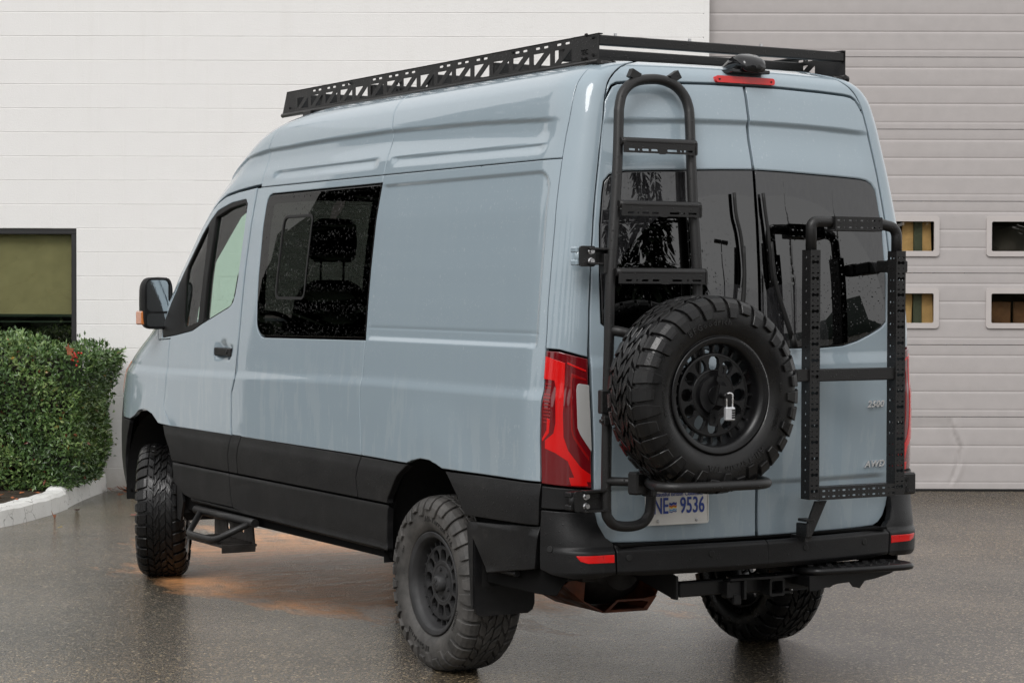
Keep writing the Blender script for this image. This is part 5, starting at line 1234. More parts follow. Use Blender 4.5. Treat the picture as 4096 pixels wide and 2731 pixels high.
mb.obj('tyre_hoop', M['powder'], lad)
mb = MB(); mb.box((SPX, -.06, SPZ), (.10, .02, .10), None, .01); mb.cyl((SPX, -.05, SPZ), (SPX, -.22, SPZ), .05, 18); mb.box((-.63, .0, 1.30), (.16, .02, .03), None, .006); mb.box((-.45, .0, 1.24), (.11, .02, .025), None, .006); mb.obj('spare_mount', M['powder'], lad)
# brackets gripping the door hinges
def bracket(x0, x1, y, z, hz, hinge_mat, hx0):
    mb = MB(); mb.box(((x0+x1)/2, y, z), ((x1-x0)/2, .004, hz), None, .002)
    for s in (1, -1): mb.box(((x0+x1)/2+.01, y-.014, z+s*(hz+.004)), ((x1-x0)/2+.012, .020, .005), None, .002)
    mb.prism(rrect(-.045, .03, -.042, .042, .012), [], .010, ((x0+.005, y-.007, z), (1, 0, 0), (0, 0, 1)))
    b = mb.obj('hinge_bracket', M['powder'], lad)
    for s in (1, -1):
        mb = MB(); mb.lathe([(-.012, .001), (-.012, .010), (-.002, .011), (0, .015), (.004, .015)], 8, 'y', (x0+.012, y-.015, z+s*.020), False); mb.obj('bolt', M['steel'], b)
    mb = MB(); mb.box((hx0, y+.022, z+.026), (.032, .024, .012), None, .005); mb.box((hx0, y+.022, z-.026), (.032, .024, .012), None, .005); mb.cyl((hx0-.014, y+.012, z-.032), (hx0-.014, y+.012, z+.032), .015, 14)
    mb.obj('door_hinge', hinge_mat, backdoor[-1])
bracket(-.865, -.755, .055, 1.850, .026, M['paint'], -.885); bracket(-.900, -.800, .030, .860, .036, M['plastic'], -.925)
mb = MB(); mb.box((-.822, -.005, 1.262), (.018, .016, .048), None, .005); mb.cyl((-.846, -.02, 1.185), (-.80, -.02, 1.185), .008, 8); mb.box((-.822, -.02, 1.187), (.012, .014, .018), None, .003); mb.obj('carrier_latch', M['powder'], lad)
mb = MB(); mb.box((-.775, .035, 1.82), (.03, .02, .04), None, .003); mb.obj('rail_clamp', M['powder'], lad)
# hub plate and wheel clamp
mb = MB(); mb.lathe([(-.352, .001), (-.352, .076), (-.346, .078), (-.33, .078)], 40, 'y', (SPX, 0, SPZ), False); mb.lathe([(-.358, .001), (-.358, .036), (-.350, .038)], 28, 'y', (SPX, 0, SPZ), False); clampo = mb.obj('wheel_clamp', M['metal_black'], van)
mb = MB(); rt = np.array(Matrix.Rotation(R(12), 3, 'Y'))
def ux(v): return rt@np.array(v, float)
for (a, b, y0, y1) in ((.115, .058, -.362, -.362), (.058, .040, -.362, -.390), (.040, -.040, -.390, -.390), (-.040, -.058, -.390, -.362), (-.058, -.115, -.362, -.362)):
    c0 = ux((0, 0, a))+np.array([SPX, y0, SPZ]); c1 = ux((0, 0, b))+np.array([SPX, y1, SPZ]); w_ = ux((.017, 0, 0)); t_ = np.array([0, .003, 0])
    V = [c0-w_-t_, c0+w_-t_, c1+w_-t_, c1-w_-t_, c0-w_+t_, c0+w_+t_, c1+w_+t_, c1-w_+t_]; mb.add(V, [(0, 3, 2, 1), (4, 5, 6, 7), (0, 1, 5, 4), (2, 3, 7, 6), (1, 2, 6, 5), (0, 4, 7, 3)])
for z_ in (.10, -.10):
    mb.prism([tuple(p) for p in rrect(-.020, .020, -.024, .024, .01)], [slot(0, 0, .016, .030)], .006, (np.array([SPX, -.366, SPZ])+ux((0, 0, z_)), ux((1, 0, 0)), ux((0, 0, 1))))
mb.cyl(np.array([SPX, -.385, SPZ])+ux((0, 0, .0)), np.array([SPX, -.43, SPZ])+ux((0, 0, 0)), .010, 12); mb.obj('clamp_strap', M['metal_black'], clampo)
# padlock
pl = empty('padlock', (-.500, -.425, 1.20), 'silver combination padlock hanging from the spare wheel clamp', 'padlock')
px_, py_, pz_ = -.497, -.425, 1.226
mb = MB(); mb.box((px_, py_, pz_), (.0225, .010, .0265), None, .004); mb.obj('lock_body', M['lock'], pl)
mb = MB(); mb.tube(fillet([(px_-.0145, py_, pz_+.02), (px_-.0145, py_, pz_+.082), (px_+.0145, py_, pz_+.082), (px_+.0145, py_, pz_+.02)], .0145, 8), .0035, 10); mb.obj('shackle', M['chrome'], pl)
for i in range(4): mb = MB(); mb.cyl((px_+.004, py_-.0085, pz_+.014-i*.0095), (px_+.019, py_-.0085, pz_+.014-i*.0095), .0042, 10); mb.obj('number_dial', M['seal'], pl)

# ------------------------------------------------------------------ right-hand gear frame on the back door
gf_y = -.100
def post(x0, nm):
    w_, d_, z0, z1 = .052, .058, .828, 1.884; holes = []; n = 15; mb = MB()
    for i in range(n):
        zc = z0+.035+(z1-z0-.085)*i/(n-1)
        dumb = []
        for t in range(9): a = PI/2+PI*t/8-0; dumb.append((-.0115+.0085*math.cos(a), .0085*math.sin(a)))
        for t in range(9): a = -PI/2+PI*t/8; dumb.append((.0115+.0085*math.cos(a), .0085*math.sin(a)))
        dumb = [(-.0115+.0085*math.cos(a), .0085*math.sin(a)) for a in np.linspace(R(30), R(330), 9)]+[(.0115+.0085*math.cos(a), .0085*math.sin(a)) for a in np.linspace(R(210), R(510), 9)]
        holes.append([(x+x0+w_/2, y+zc) for x, y in dumb])
        for dx_ in (-.013, .013):
            holes.append(slot(x0+w_/2+dx_, zc+.023, .013, .0065)); 
            if i < n-1: holes.append(circ(x0+w_/2+dx_, zc+.045, .0032, 6))
    mb.prism([(x0, z0), (x0+w_, z0), (x0+w_, z1), (x0, z1)], holes, .003, ((0, gf_y, 0), (1, 0, 0), (0, 0, 1)))
    sh = []; m_ = 22
    for i in range(m_):
        zc = z0+.03+(z1-z0-.06)*i/(m_-1); sh += [circ(gf_y+.038, zc, .0052, 7), circ(gf_y+.018, zc, .0038, 6)] if nm else [circ(gf_y+.030, zc, .0055, 7)]
    for x in (x0+.0015, x0+w_-.0015): mb.prism([(gf_y+.0015, z0), (gf_y+d_, z0), (gf_y+d_, z1), (gf_y+.0015, z1)], sh, .003, ((x, 0, 0), (0, 1, 0), (0, 0, 1)))
    mb.box((x0+w_/2, gf_y+d_/2, z0+.0015), (w_/2, d_/2, .0015)); mb.box((x0+w_/2, gf_y+d_/2, z1), (w_/2, d_/2, .0015)); return mb
mb = post(.152, 0); gf = mb.obj('gear_frame', M['powder'], van); post(.618, 1).obj('frame_post', M['powder'], gf)
yb = gf_y+.03
mb = MB(); mb.tube(fillet([(.178, yb, 1.87), (.178, yb, 2.006), (.245, yb, 2.006), (.30, yb, 2.006)], .075, 9), .0235, 14); mb.obj('bent_tube', M['powder'], gf)
mb = MB(); mb.tube(fillet([(.53, yb, 2.000), (.56, yb, 2.000), (.644, yb, 1.985), (.644, yb, 1.87)], .075, 9), .0235, 14); mb.obj('bent_tube', M['powder'], gf)
mb = MB(); hl_ = []
for i in range(8):
    xx = .300+i*.0315
    for zz in (1.983, 2.013): hl_.append(slot(xx, zz, .018, .007) if i % 2 == 0 else circ(xx, zz, .0035, 6))
mb.prism([(.282, 1.970), (.538, 1.970), (.538, 2.027), (.282, 2.027)], hl_, .003, ((0, gf_y-.002, 0), (1, 0, 0), (0, 0, 1)))
tp = [slot(.310+i*.04, gf_y+.03, .018, .008) for i in range(6)]; mb.prism([(.282, gf_y), (.538, gf_y), (.538, gf_y+.058), (.282, gf_y+.058)], tp, .003, ((0, 0, 2.0275), (1, 0, 0), (0, 1, 0)))
mb.box((.41, gf_y+.03, 1.9695), (.128, .03, .0015)); mb.box((.2835, gf_y+.028, 1.999), (.0015, .026, .027)); mb.box((.5365, gf_y+.028, 1.999), (.0015, .026, .027)); mb.obj('top_channel', M['powder'], gf)
mb = MB(); mb.box((.36, gf_y+.030, 1.354), (.27, .022, .0265), None, .004); mb.cyl((.075, gf_y+.05, 1.354), (.10, gf_y+.03, 1.354), .026, 12); mb.obj('middle_bar', M['powder'], gf)
mb = MB(); hl_ = []
for i in range(15):
    xx = .230+i*.0272
    for zz in (.838, .862): hl_.append(slot(xx, zz, .018, .0075) if i % 2 == 0 else circ(xx, zz, .0035, 6))
mb.prism([(.205, .824), (.617, .824), (.617, .876), (.205, .876)], hl_, .003, ((0, gf_y, 0), (1, 0, 0), (0, 0, 1)))
tp = [slot(.235+i*.027, gf_y+.03, .016, .008) if i % 2 == 0 else circ(.235+i*.027, gf_y+.03, .004, 6) for i in range(14)]
mb.prism([(.205, gf_y), (.617, gf_y), (.617, gf_y+.058), (.205, gf_y+.058)], tp, .003, ((0, 0, .8765), (1, 0, 0), (0, 1, 0))); mb.box((.411, gf_y+.03, .8245), (.206, .028, .0015)); mb.obj('lower_bar', M['powder'], gf)
mb = MB(); mb.prism([(.222, .815), (.282, .815), (.215, .69), (.195, .66), (.178, .67), (.182, .725)], [], .012, ((0, -.05, 0), (1, 0, 0), (0, 0, 1))); mb.box((.19, -.03, .735), (.022, .03, .006), None, .002); mb.box((.185, -.02, .69), (.012, .04, .03), None, .004); mb.box((.188, .0, .655), (.018, .05, .012)); mb.obj('support_arm', M['powder'], gf)
mb = MB(); mb.box((.755, .02, .865), (.050, .045, .048), None, .008); mb.box((.70, -.03, .865), (.03, .012, .036), None, .003)
hg = mb.obj('hinge_bracket', M['powder'], gf)
for z_ in (.888, .842): mb = MB(); mb.lathe([(-.014, .001), (-.014, .010), (0, .014), (.006, .014)], 8, 'y', (.738, -.027, z_), False); mb.obj('bolt', M['metal_black'], hg)
mb = MB(); mb.box((.69, -.01, 1.82), (.03, .03, .03), None, .005); mb.box((.72, .05, 1.82), (.05, .05, .026), None, .005); mb.obj('hinge_bracket', M['powder'], gf)

# ------------------------------------------------------------------ roof rack
RX_ = .653
def rail(sx_):
    y0, y1, z0, z1 = .303, 3.50, 2.662, 2.788
    out = [(y0, z0), (y1+.07, z0-.008), (y1+.05, z0+.03), (y1, z1+.003), (y0, z1)]; holes = []
    n = 16; c0 = .52; cw = (3.40-c0)/n; zb, zt = 2.688, 2.748
    for i in range(n):
        a = c0+i*cw; b = a+cw*.80; s_ = .020
        # strut rises towards the rear
        holes.append([(b, zt), (b, zb+.008), (b-.004, zb+.004), (a+.030+s_, zt)]); holes.append([(a, zb), (a, zt-.008), (a+.005, zt-.006), (b-.030-s_, zb)])
        q = a+cw*.2
        if i % 4 != 3: holes.append(slot(q, 2.771, .040, .010)); holes.append(slot(q+.07, 2.771, .040, .010)); holes.append(circ(q+.035, 2.771, .004, 6))
    mb = MB(); mb.prism(out, holes, .004, ((sx_*RX_, 0, 0), (0, 1, 0), (0, 0, 1)))
    mb.tube([(sx_*(RX_+.002), y0, z0+.010), (sx_*(RX_+.002), y1+.06, z0+.004)], .011, 8); mb.box((sx_*(RX_-.008), (y0+y1)/2, z1), (.010, (y1-y0)/2, .0025)); return mb
rack = rail(-1).obj('roof_rack', M['powder'], van); rail(1).obj('side_rail', M['powder'], rack)
mb = MB(); mb.box((0, .322, 2.762), (RX_-.004, .018, .021), None, .004); mb.obj('crossbar', M['powder'], rack)
for y_ in (.62, 1.22, 1.84, 2.46, 3.06): mb = MB(); zc_ = 2.731 if y_ < .7 else 2.716; mb.box((0, y_, zc_), (RX_-.004, .022, .031), None, .004); mb.box((0, y_-.0225, zc_), (RX_-.01, .001, .0025)); mb.obj('crossbar', M['powder'], rack)
mb = MB(); mb.box((0, 3.44, 2.73), (RX_-.004, .018, .045), None, .004); mb.obj('crossbar', M['powder'], rack)
for x_ in (-RX_+.03, RX_-.03): mb = MB(); mb.cyl((x_-.03, .318, 2.664), (x_+.05, .318, 2.664), .013, 10); mb.cyl((x_+.045, .318, 2.664), (x_+.055, .318, 2.664), .016, 10); mb.obj('end_clamp', M['powder'], rack)
for y_ in (.42, 1.35, 2.3, 3.2):
    for s in (-1, 1): mb = MB(); mb.box((s*(RX_-.0), y_, 2.65), (.022, .05, .016), None, .003); mb.obj('mounting_foot', M['powder'], rack)
for (y_, z_) in ((.345, 2.775), (.345, 2.70), (.40, 2.79), (1.02, 2.776), (1.30, 2.776), (2.13, 2.73), (2.13, 2.70), (2.17, 2.73), (2.17, 2.70), (2.7, 2.775), (3.46, 2.70)): mb = MB(); mb.lathe([(-.007, .001), (-.007, .006), (0, .008), (.003, .008)], 7, 'x', (-RX_-.002, y_, z_), False); mb.obj('rack_bolt', M['metal_black'], rack)
for x_ in (-.56, -.18, .2): mb = MB(); mb.lathe([(0, .007), (.012, .007), (.013, .001)], 7, 'z', (x_, .322, 2.783), False); mb.obj('rack_bolt', M['steel'], rack)
V, F = text_mesh('TEC', .032, .0015); q = np.stack([-RX_-.003-V[:, 2]*0-.0008*(V[:, 2] > 0), .415-V[:, 0], 2.708+V[:, 1]], 1); mb = MB(); mb.add(q, F); V, F = text_mesh('Vanlife', .020, .0015); mb.add(np.stack([-RX_-.003-.0008*(V[:, 2] > 0), .415-V[:, 0], 2.684+V[:, 1]], 1), F); mb.obj('cut_lettering', M['black'], rack)

# ------------------------------------------------------------------ brake lamp, camera, wipers, plate, badges
mb = MB(); ol = rrect(-.155, .155, -.0145, .0145, .011, 4)
yk = float(rear_y(0, 2.612))-.004
mb.prism(ol, [], .022, ((.002, yk, 2.612), (1, 0, 0), (0, .10, .995))); bl = mb.obj('brake_lamp', M['lens_bright'], van)
for x_ in (-.135, .137): mb = MB(); mb.lathe([(-.014, .001), (-.014, .004), (0, .005)], 8, 'y', (x_, yk, 2.612), False); mb.obj('screw', M['seal'], bl)
mb = MB(); S_ = [(.36, .040, 2.660, .006), (.30, .050, 2.672, .018), (.23, .062, 2.688, .034), (.17, .068, 2.690, .038), (.13, .064, 2.676, .032), (.112, .05, 2.664, .020)]
V = []
for y_, w_, z_, h_ in S_:
    for t in range(12): a = 2*PI*t/12; V.append((.020+w_*math.copysign(abs(math.cos(a))**.6, math.cos(a)), y_, z_+h_*math.copysign(abs(math.sin(a))**.7, math.sin(a))))
mb.add(V, [(i*12+j, i*12+(j+1) % 12, (i+1)*12+(j+1) % 12, (i+1)*12+j) for i in range(5) for j in range(12)]+[tuple(range(12))[::-1], tuple(60+j for j in range(12))], True)
mb.box((.015, .23, 2.650), (.10, .09, .008), None, .003); cmr = mb.obj('reversing_camera', simple('gloss_black_plastic', (.008, .008, .009), .12, 0, .5), van)
mb = MB(); mb.lathe([(-.004, .001), (-.004, .012), (0, .014)], 14, 'y', (.030, .110, 2.664)); mb.obj('camera_eye', M['seal'], cmr)
for pts, pv in (([(-.122, 2.125), (-.119, 2.03), (-.100, 1.936), (-.092, 1.80), (-.100, 1.725)], [(-.098, 1.90), (-.105, 1.72), (-.135, 1.50)]), ([(.028, 2.127), (.034, 2.04), (.043, 1.949), (.050, 1.85), (.057, 1.747)], [(.046, 1.92), (.062, 1.74), (.148, 1.505)])):
    on = lambda x, z, d: (x, float(tail(x, z)[1])-d, z)
    mb = MB(); mb.tube([on(x, z, .016) for x, z in catmull([(*p, 0) for p in pts], 4)[:, :2]], .0075, 8); wo = mb.obj('rear_wiper', M['seal'], van)
    mb = MB(); mb.tube([on(x, z, .030) for x, z in catmull([(*p, 0) for p in pv], 5)[:, :2]], list(np.linspace(.007, .012, 11)), 8); x, z = pv[-1]; mb.tube([on(x, z+.02, .030), on(x+.008, z-.035, .032)], [.014, .017], 10); mb.obj('wiper_arm', M['seal'], wo)
# licence plate on the left door
ply = lambda x: float(rear_y(x, .8))-.020
PC = np.array([-.4175, 0, .815]); yaw_ = .07
pu = np.array([math.cos(yaw_*1.0), -math.sin(yaw_), 0.]); pz = np.array([0, 0, 1.]); pn = np.array([math.sin(yaw_)*-1, -math.cos(yaw_), 0.])
PC[1] = ply(-.4175)
mb = MB(); mb.prism(rrect(-.1525, .1525, -.0765, .0765, .010), [], .004, (PC, pu, pz)); plate = mb.obj('licence_plate', M['plate'], van)
mb = MB(); mb.prism(rrect(-.1505, .1505, -.0745, .0745, .009), [rrect(-.1465, .1465, -.0705, .0705, .008)], .003, (PC+pn*.003, pu, pz)); mb.obj('plate_rim', M['plate'], plate)
def ptext(s, size, x, z, sx, bold, mat, ext=.0012):
    V, F = text_mesh(s, size, ext, sx, 0, 1.0, bold, 3); mb = MB(); mb.add(PC+pn*.0035+(V[:, :1]+x)*pu+(V[:, 1:2]+z)*pz+V[:, 2:]*pn*.8, F); return mb.obj('characters', mat, plate)
ptext('NE', .094, -.079, -.028, .60, .0012, M['plate_blue']); ptext('9536', .094, .072, -.028, .64, .0012, M['plate_blue']); ptext('Beautiful British Columbia', .0245, .003, .044, .92, .0002, M['plate_blue'], .0008)
for x, z in ((-.0925, .063), (.0925, .063), (-.0925, -.060), (.0925, -.060)):
    mb = MB(); c_ = PC+pn*.003+pu*x+pz*z; mb.tube([c_, c_+pn*.0025, c_+pn*.0038], [.0072, .0068, .004], 10); mb.obj('plate_screw', M['steel'], plate)
# small flag emblem between the letters
for i, (m_, z0, h_) in enumerate((('plate_blue', .010, .010), ('plate_red', .002, .006), ('plate_gold', -.003, .006), ('plate_sky', -.013, .005), ('plate_blue', -.0195, .004))):
    mb = MB(); xs_ = np.linspace(-.018, .018, 9); V = []
    for x in xs_:
        wv = .0022*math.sin(x*330+.6)+x*.10
        for zz in (z0, z0+h_): V.append(PC+pn*.0042+pu*(x-.022)+pz*(zz+wv-.004))
    mb.add(V, [(2*j, 2*j+2, 2*j+3, 2*j+1) for j in range(8)]); mb.obj('flag_stripe', M[m_], plate)
for s_, x, z, sz in (('2500', .665, 1.200, .040), ('AWD', .672, .934, .040)):
    V, F = text_mesh(s_, sz, .002, 1.30, .25, 1.05, .0010); mb = MB(); yy = np.array([float(tail(x+a, z)[1]) for a in V[:, 0]]); mb.add(np.stack([x+V[:, 0], yy-.006-V[:, 2], z+V[:, 1]], 1), F); mb.obj('badge', M['chrome'], backdoor[1])

# ------------------------------------------------------------------ door mirror, side step
for s in (0, 1):
    mb = MB(); c_ = np.array([-1.005, 4.60, 1.630])
    secs = [(-.055, .086, .146), (-.048, .092, .152), (.0, .092, .150), (.05, .080, .135), (.085, .055, .10), (.10, .02, .05)]; V = []; n = 24
    for dy, hw, hh in secs:
        for t in range(n): a = 2*PI*t/n; V.append((c_[0]+hw*math.copysign(abs(math.cos(a))**.42, math.cos(a))-.0*dy, c_[1]+dy, c_[2]+hh*math.copysign(abs(math.sin(a))**.45, math.sin(a))))
    mb.add(V, [(i*n+j, i*n+(j+1) % n, (i+1)*n+(j+1) % n, (i+1)*n+j) for i in range(len(secs)-1) for j in range(n)]+[tuple((len(secs)-1)*n+j for j in range(n))], True)
    V0 = np.array(V[:n]); mb.prism([(p[0], p[2]) for p in V0], [rrect(c_[0]-.072, c_[0]+.072, c_[2]-.048, c_[2]+.134, .03, 4), rrect(c_[0]-.072, c_[0]+.072, c_[2]-.134, c_[2]-.060, .02, 4)], .010, ((0, c_[1]-.056, 0), (1, 0, 0), (0, 0, 1)))
    mb.tube(fillet([(c_[0]+.06, c_[1]+.02, c_[2]-.05), (-.925, 4.60, 1.57), (-.88, 4.58, 1.56)], .03), .030, 10); mb.tube([(-.925, 4.6, 1.60), (-.905, 4.595, 1.50)], .018, 8)
    if s: mb.mirror()
    mo = mb.obj('wing_mirror', M['seal'] if False else M['plastic'], van)
    for z0, z1 in ((-.048, .134), (-.134, -.060)):
        mb = MB(); tl_ = .10 if z1 > 0 else .06; mb.prism(rrect(-.072, .072, z0, z1, .02, 4), [], .004, ((c_[0], c_[1]-.052, c_[2]), (math.cos(tl_), -math.sin(tl_)*-1, 0), (0, 0, 1)))
        if s: mb.mirror()
        mb.obj('mirror_glass', M['glass_mirror'], mo)
    mb = MB(); mb.box((c_[0]-.084, c_[1]+.004, c_[2]-.086), (.016, .050, .040), None, .012)
    if s: mb.mirror()
    mb.obj('indicator', M['lens_amber'], mo)
    mb = MB(); mb.cyl((-1.0, 3.135, .480), (-1.0, 3.97, .480), .023, 14)
    mb.tube(fillet([(-.995, 3.90, .480), (-1.15, 3.70, .384), (-1.155, 3.66, .380), (-1.155, 3.36, .380), (-1.14, 3.31, .388), (-.995, 3.19, .480)], .03, 5), .0175, 12)
    if s: mb.mirror()
    so_ = mb.obj('side_step', M['powder'], van)
    mb = MB(); mb.prism([(3.24, .33), (3.27, .47), (3.80, .47), (3.80, .35)], [circ(3.4, .42, .02), circ(3.6, .42, .02)], .008, ((-.955, 0, 0), (0, 1, 0), (0, 0, 1))); mb.box((-1.045, 3.50, .352), (.10, .26, .006)); mb.prism([(-1.145, .350), (-.955, .350), (-.955, .318), (-1.145, .318)], [], .008, ((0, 3.24, 0), (1, 0, 0), (0, 0, 1)))
    for i in range(9): mb.box((-1.045, 3.28+i*.055, .361), (.085, .005, .005))
    if s: mb.mirror()
    mb.obj('step_plate', M['axle'], so_)

# ------------------------------------------------------------------ cabin seen through the glass
mb = MB(); mb.box((0, 2.6, .80), (.56, 2.1, .02)); mb.box((0, 2.95, .80), (.90, 1.2, .02)); mb.obj('cabin_floor', M['interior'], van)
mb = MB(); mb.box((0, 1.8, 2.60), (.62, 1.4, .01)); mb.obj('headlining', M['headliner'], van)
def seat(x, y):
    mb = MB(); mb.box((x, y+.28, 1.12), (.25, .26, .09), None, .05)
    V = []; n = 20; secs = [(1.08, .22, .06), (1.25, .235, .065), (1.50, .235, .06), (1.66, .215, .052), (1.73, .17, .042), (1.765, .10, .03)]
    for z, hw, hd in secs:
        for t in range(n): a = 2*PI*t/n; V.append((x+hw*math.copysign(abs(math.cos(a))**.5, math.cos(a)), y-.10*(z-1.1)+hd*math.copysign(abs(math.sin(a))**.6, math.sin(a)), z))
    mb.add(V, [(i*n+j, i*n+(j+1) % n, (i+1)*n+(j+1) % n, (i+1)*n+j) for i in range(len(secs)-1) for j in range(n)]+[tuple((len(secs)-1)*n+j for j in range(n))], True); so_ = mb.obj('seat', M['seat'], van)
    mb = MB(); V = []; secs = [(1.865, .105, .03), (1.89, .135, .045), (1.98, .140, .05), (2.07, .130, .045), (2.105, .09, .03)]
    for z, hw, hd in secs:
        for t in range(n): a = 2*PI*t/n; V.append((x+hw*math.copysign(abs(math.cos(a))**.55, math.cos(a)), y-.07-.1*(z-1.8)+hd*math.copysign(abs(math.sin(a))**.7, math.sin(a)), z))
    mb.add(V, [(i*n+j, i*n+(j+1) % n, (i+1)*n+(j+1) % n, (i+1)*n+j) for i in range(len(secs)-1) for j in range(n)]+[tuple(range(n))[::-1], tuple((len(secs)-1)*n+j for j in range(n))], True); mb.obj('headrest', M['seat'], so_)
    for s in (-.07, .07): mb = MB(); mb.cyl((x+s, y-.07, 1.74), (x+s, y-.075, 1.88), .007, 8); mb.obj('headrest_post', M['steel'], so_)
seat(-.36, 3.62); seat(.42, 3.62)
mb = MB(); mb.box((0, 4.62, 1.24), (.86, .22, .20), None, .08); mb.box((-.42, 4.45, 1.46), (.22, .12, .05), None, .04); mb.obj('dashboard', M['interior'], van)
mb = MB()
for s in (-1, 1): mb.tube([(s*.68, 3.70, 2.32), (s*.76, 4.02, 2.16), (s*.80, 4.30, 1.90), (s*.83, 4.52, 1.62), (s*.84, 4.62, 1.42)], [.07, .065, .06, .065, .08], 10)
mb.box((0, 3.86, 2.27), (.70, .06, .05), None, .02); mb.box((-.78, 4.36, 1.40), (.08, .22, .10), None, .04); mb.obj('pillar_trim', M['interior'], van)
mb = MB(); a = np.linspace(0, 2*PI, 33); mb.tube([(-.42+.19*math.cos(t), 4.22+.10*math.sin(t)*.8, 1.42+.155*math.sin(t)) for t in a], .014, 8); mb.cyl((-.42, 4.22, 1.42), (-.42, 4.40, 1.32), .03, 10); mb.box((-.42, 4.22, 1.42), (.17, .012, .018)); mb.obj('steering_wheel', M['seal'], van)
mb = MB(); mb.box((0, 1.70, 1.55), (.78, .02, .76)); mb.obj('rear_partition', M['interior'], van)

# ------------------------------------------------------------------ litter on the ground
def wl(u, v): return None
leafpos = [((-.35, 8.45), .050, 'drybrown', 'dry curled rust leaf against the white kerb'), ((-.02, 8.75), .032, 'dryred', 'dark red leaf fragment near the kerb'), ((.35, 9.30), .026, 'dryyel', 'yellow leaf sliver on the wet asphalt')]
for i, (xy, s_, m_, lb) in enumerate([((-1.05, 7.95), .030, 'dryred', 'flat dark red leaf on the asphalt beside the near end of the white kerb'), ((-.42, 8.30), .060, 'drybrown', 'curled rust brown leaf leaning on the white kerb face'), ((-.10, 8.72), .034, 'dryred', 'dark red leaf lying just off the end of the first kerb piece'), ((.15, 8.15), .030, 'dryred', 'red leaf fragment alone on the wet asphalt left of the front wheel'), ((.62, 9.75), .038, 'drybrown', 'rust leaf beside the second white kerb piece'), ((.78, 9.2), .030, 'dryred', 'pinkish red leaf in the middle of the wet patch before the wall'), ((.45, 8.55), .024, 'dryyel', 'small yellow green leaf on the wet asphalt before the wall'), ((-.05, 7.4), .028, 'drybrown', 'thin orange leaf on the asphalt nearest the front wheel'), ((-.6, 7.6), .024, 'dryyel', 'pale yellow leaf sliver below the kerb')]):
    maple((xy[0], xy[1], .006), s_, (.15*(i % 3), .1, i*1.3) if i != 1 else (1.1, .2, 1.), M[m_], lb, 'fallen_leaf', 'fallen leaves on the asphalt', .25)
mb = MB(); nlit = 260
for i in range(nlit):
    a = rng.random(); x = -3.40+.95*a**.8+rng.normal(0, .03); d = 18.22-abs(rng.normal(0, .07)); s_ = rng.uniform(.012, .04); z = .008+rng.uniform(0, .035)*(1-a)
    V = []; ang = rng.uniform(0, 6.28); tl = rng.normal(0, .5)
    for t in range(5): b = ang+t*1.2566; V.append(wf(x+s_*math.cos(b), d+s_*math.sin(b)*.8, z+s_*tl*math.cos(b)+.004))
    mb.add(V, [(0, 1, 2, 3, 4)])
tag(mb.obj('leaf_litter', M['drybrown']), kind='stuff')
mb = MB()
for i in range(90):
    x = rng.uniform(-6.2, -3.6); d = rng.uniform(15.6, 17.2) ; s_ = rng.uniform(.01, .03); ang = rng.uniform(0, 6.28)
    mb.add([wf(x+s_*math.cos(ang+t*1.57), d+s_*math.sin(ang+t*1.57), .15+rng.uniform(0, .02)) for t in range(4)], [(0, 1, 2, 3)])
tag(mb.obj('bed_litter', M['drybrown']), kind='stuff')
mb = MB(); mb.box(wf(-3.175, 18.20, .075), (.035, .02, .075), WROT@np.array(Matrix.Rotation(.05, 3, 'Y')), .003); tag(mb.obj('wood_offcut', M['wood']), 'short pale lumber offcut standing against the foot of the white wall', 'wood block')

# ------------------------------------------------------------------ the far side of the lot (seen in the glass and paint)
M['needle'] = simple('dark_conifer_needles', (.020, .030, .017), .7, 0, .2, None, 0, .3); M['bark'] = simple('grey_bark', (.05, .045, .04), .9); M['far'] = simple('distant_wooded_slope', (.040, .050, .044), .9, 0, .1, (.3, .5, 1.), 0, .3)
WOOD = MB(); BARE = MB()
def conifer(x, y, h, r):
    WOOD.tube([(x, y, 0), (x, y, h*.95)], [h*.018, .02], 6); n = 1300; k = rng.random(n)**.7; zz = h*(1-k*.93); rad = r*k*(.75+.35*rng.random(n)); an = rng.uniform(0, 6.28, n)
    c, s_ = np.cos(an), np.sin(an); p = np.stack([x+rad*c*.55, y+rad*s_*.55, zz], 1); o = np.stack([c, s_, np.full(n, -.35)], 1); L_ = (.35+rad*.42)[:, None]; sd = np.stack([-s_, c, np.zeros(n)], 1)*L_*.30
    V = np.stack([p, p+o*L_*.6+sd, p+o*L_, p+o*L_*.6-sd], 1).reshape(-1, 3); WOOD.add(V, (np.arange(n)[:, None]*4+np.arange(4)).tolist())
def poplar(x, y, h):
    BARE.tube([(x, y, 0), (x, y, h)], [h*.014, .015], 7)
    for i in range(150):
        z = h*(.12+.83*rng.random()); a = rng.uniform(0, 6.28); L_ = h*.17*rng.uniform(.6, 1.1)*(1.05-z/h); o = np.array([math.cos(a)*.33, math.sin(a)*.33, 1.]); p = np.array([x, y, z]); BARE.tube([p, p+o*L_*.5+np.array([math.cos(a), math.sin(a), 0])*.06*L_, p+o*L_], [.03, .02, .008], 4, False)
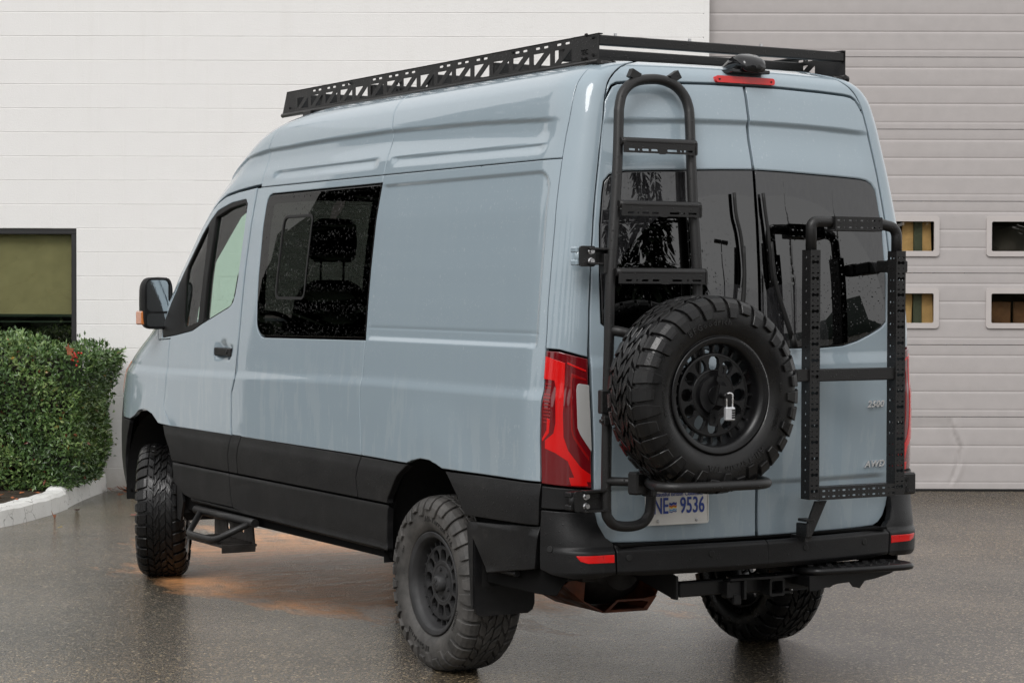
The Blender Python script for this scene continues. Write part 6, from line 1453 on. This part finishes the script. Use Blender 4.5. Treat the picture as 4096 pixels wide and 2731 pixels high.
CONI = [(16.5, -38, 13, 3.2), (13.5, -40, 16, 3.6), (10.5, -37, 17, 3.8), (7.5, -40, 15, 3.6), (4, -44, 14, 3.2), (-3, -46, 13, 3), (-10, -45, 16, 3.4), (-20, -40, 15, 3.5), (-27, -32, 17, 3.8), (-33, -20, 15, 3.6), (-36, -9, 18, 4.0), (-38, 3, 14, 3.4)]
for i, (a, b) in enumerate(((-14.8, 21), (-16.2, 24), (-17.4, 20.5), (-19, 23), (-20.6, 20), (-22.5, 24), (-15.6, 28), (-18.3, 29), (-24.5, 21), (-27, 25))):
    p_ = wf(a, b, 0); pass
for i in range(44):
    p_ = wf(-11.6-i*.55+.3*math.sin(i*2.3), 20.0+5*((i*7) % 5)/4, 0); CONI.append((p_[0], p_[1], 6.3+6.0*(((i*37) % 11)/10)**1.5, 1.9+.35*((i*13) % 3)))
for a, b, h in ((-10.5, -13, 9), (-14.5, -16, 11)): p_ = wf(a, b, 0); CONI.append((p_[0], p_[1], h, 2.4))
for q in CONI: conifer(*q)
POP = [(25, -33, 12), (29.5, -31, 12.5), (37, -27, 12)]+[tuple(wf(a, b, 0)[:2])+(h,) for a, b, h in ((-11.6, -12, 9), (-12.8, -14, 10), (-9.2, -15, 10))]
for q in POP: poplar(*q)
tag(WOOD.obj('conifer_wood', M['needle']), kind='stuff'); tag(BARE.obj('bare_trees', M['bark']), kind='stuff')
mb = MB(); n = 80; V = []
for i in range(n+1):
    a = R(-15)-R(230)*i/n; rr = 95; x, y = rr*math.cos(a), rr*math.sin(a); hh = 2.6+1.5*math.sin(i*.31)+1.0*math.sin(i*.9+1)+.4*math.sin(i*2.3)
    V += [(x, y, -.5), (x, y, hh*.75), (x*1.25, y*1.25, hh*1.6)]
mb.add(V, [f for i in range(n) for f in ((3*i, 3*i+3, 3*i+4, 3*i+1), (3*i+1, 3*i+4, 3*i+5, 3*i+2))], True); tag(mb.obj('wooded_hills', M['far']), kind='structure')
lp = empty('street_lamp', (20.5, -36, 0), 'double headed dark street lamp across the lot behind the camera', 'street lamp')
mb = MB(); mb.tube([(20.5, -36, 0), (20.5, -36, 8.6)], [.10, .06], 8); mb.obj('pole', M['metal_black'], lp)
for s in (-1, 1): mb = MB(); mb.box((20.5+s*.55, -36, 8.65), (.5, .16, .06), None, .02); mb.obj('lamp_head', M['metal_black'], lp)
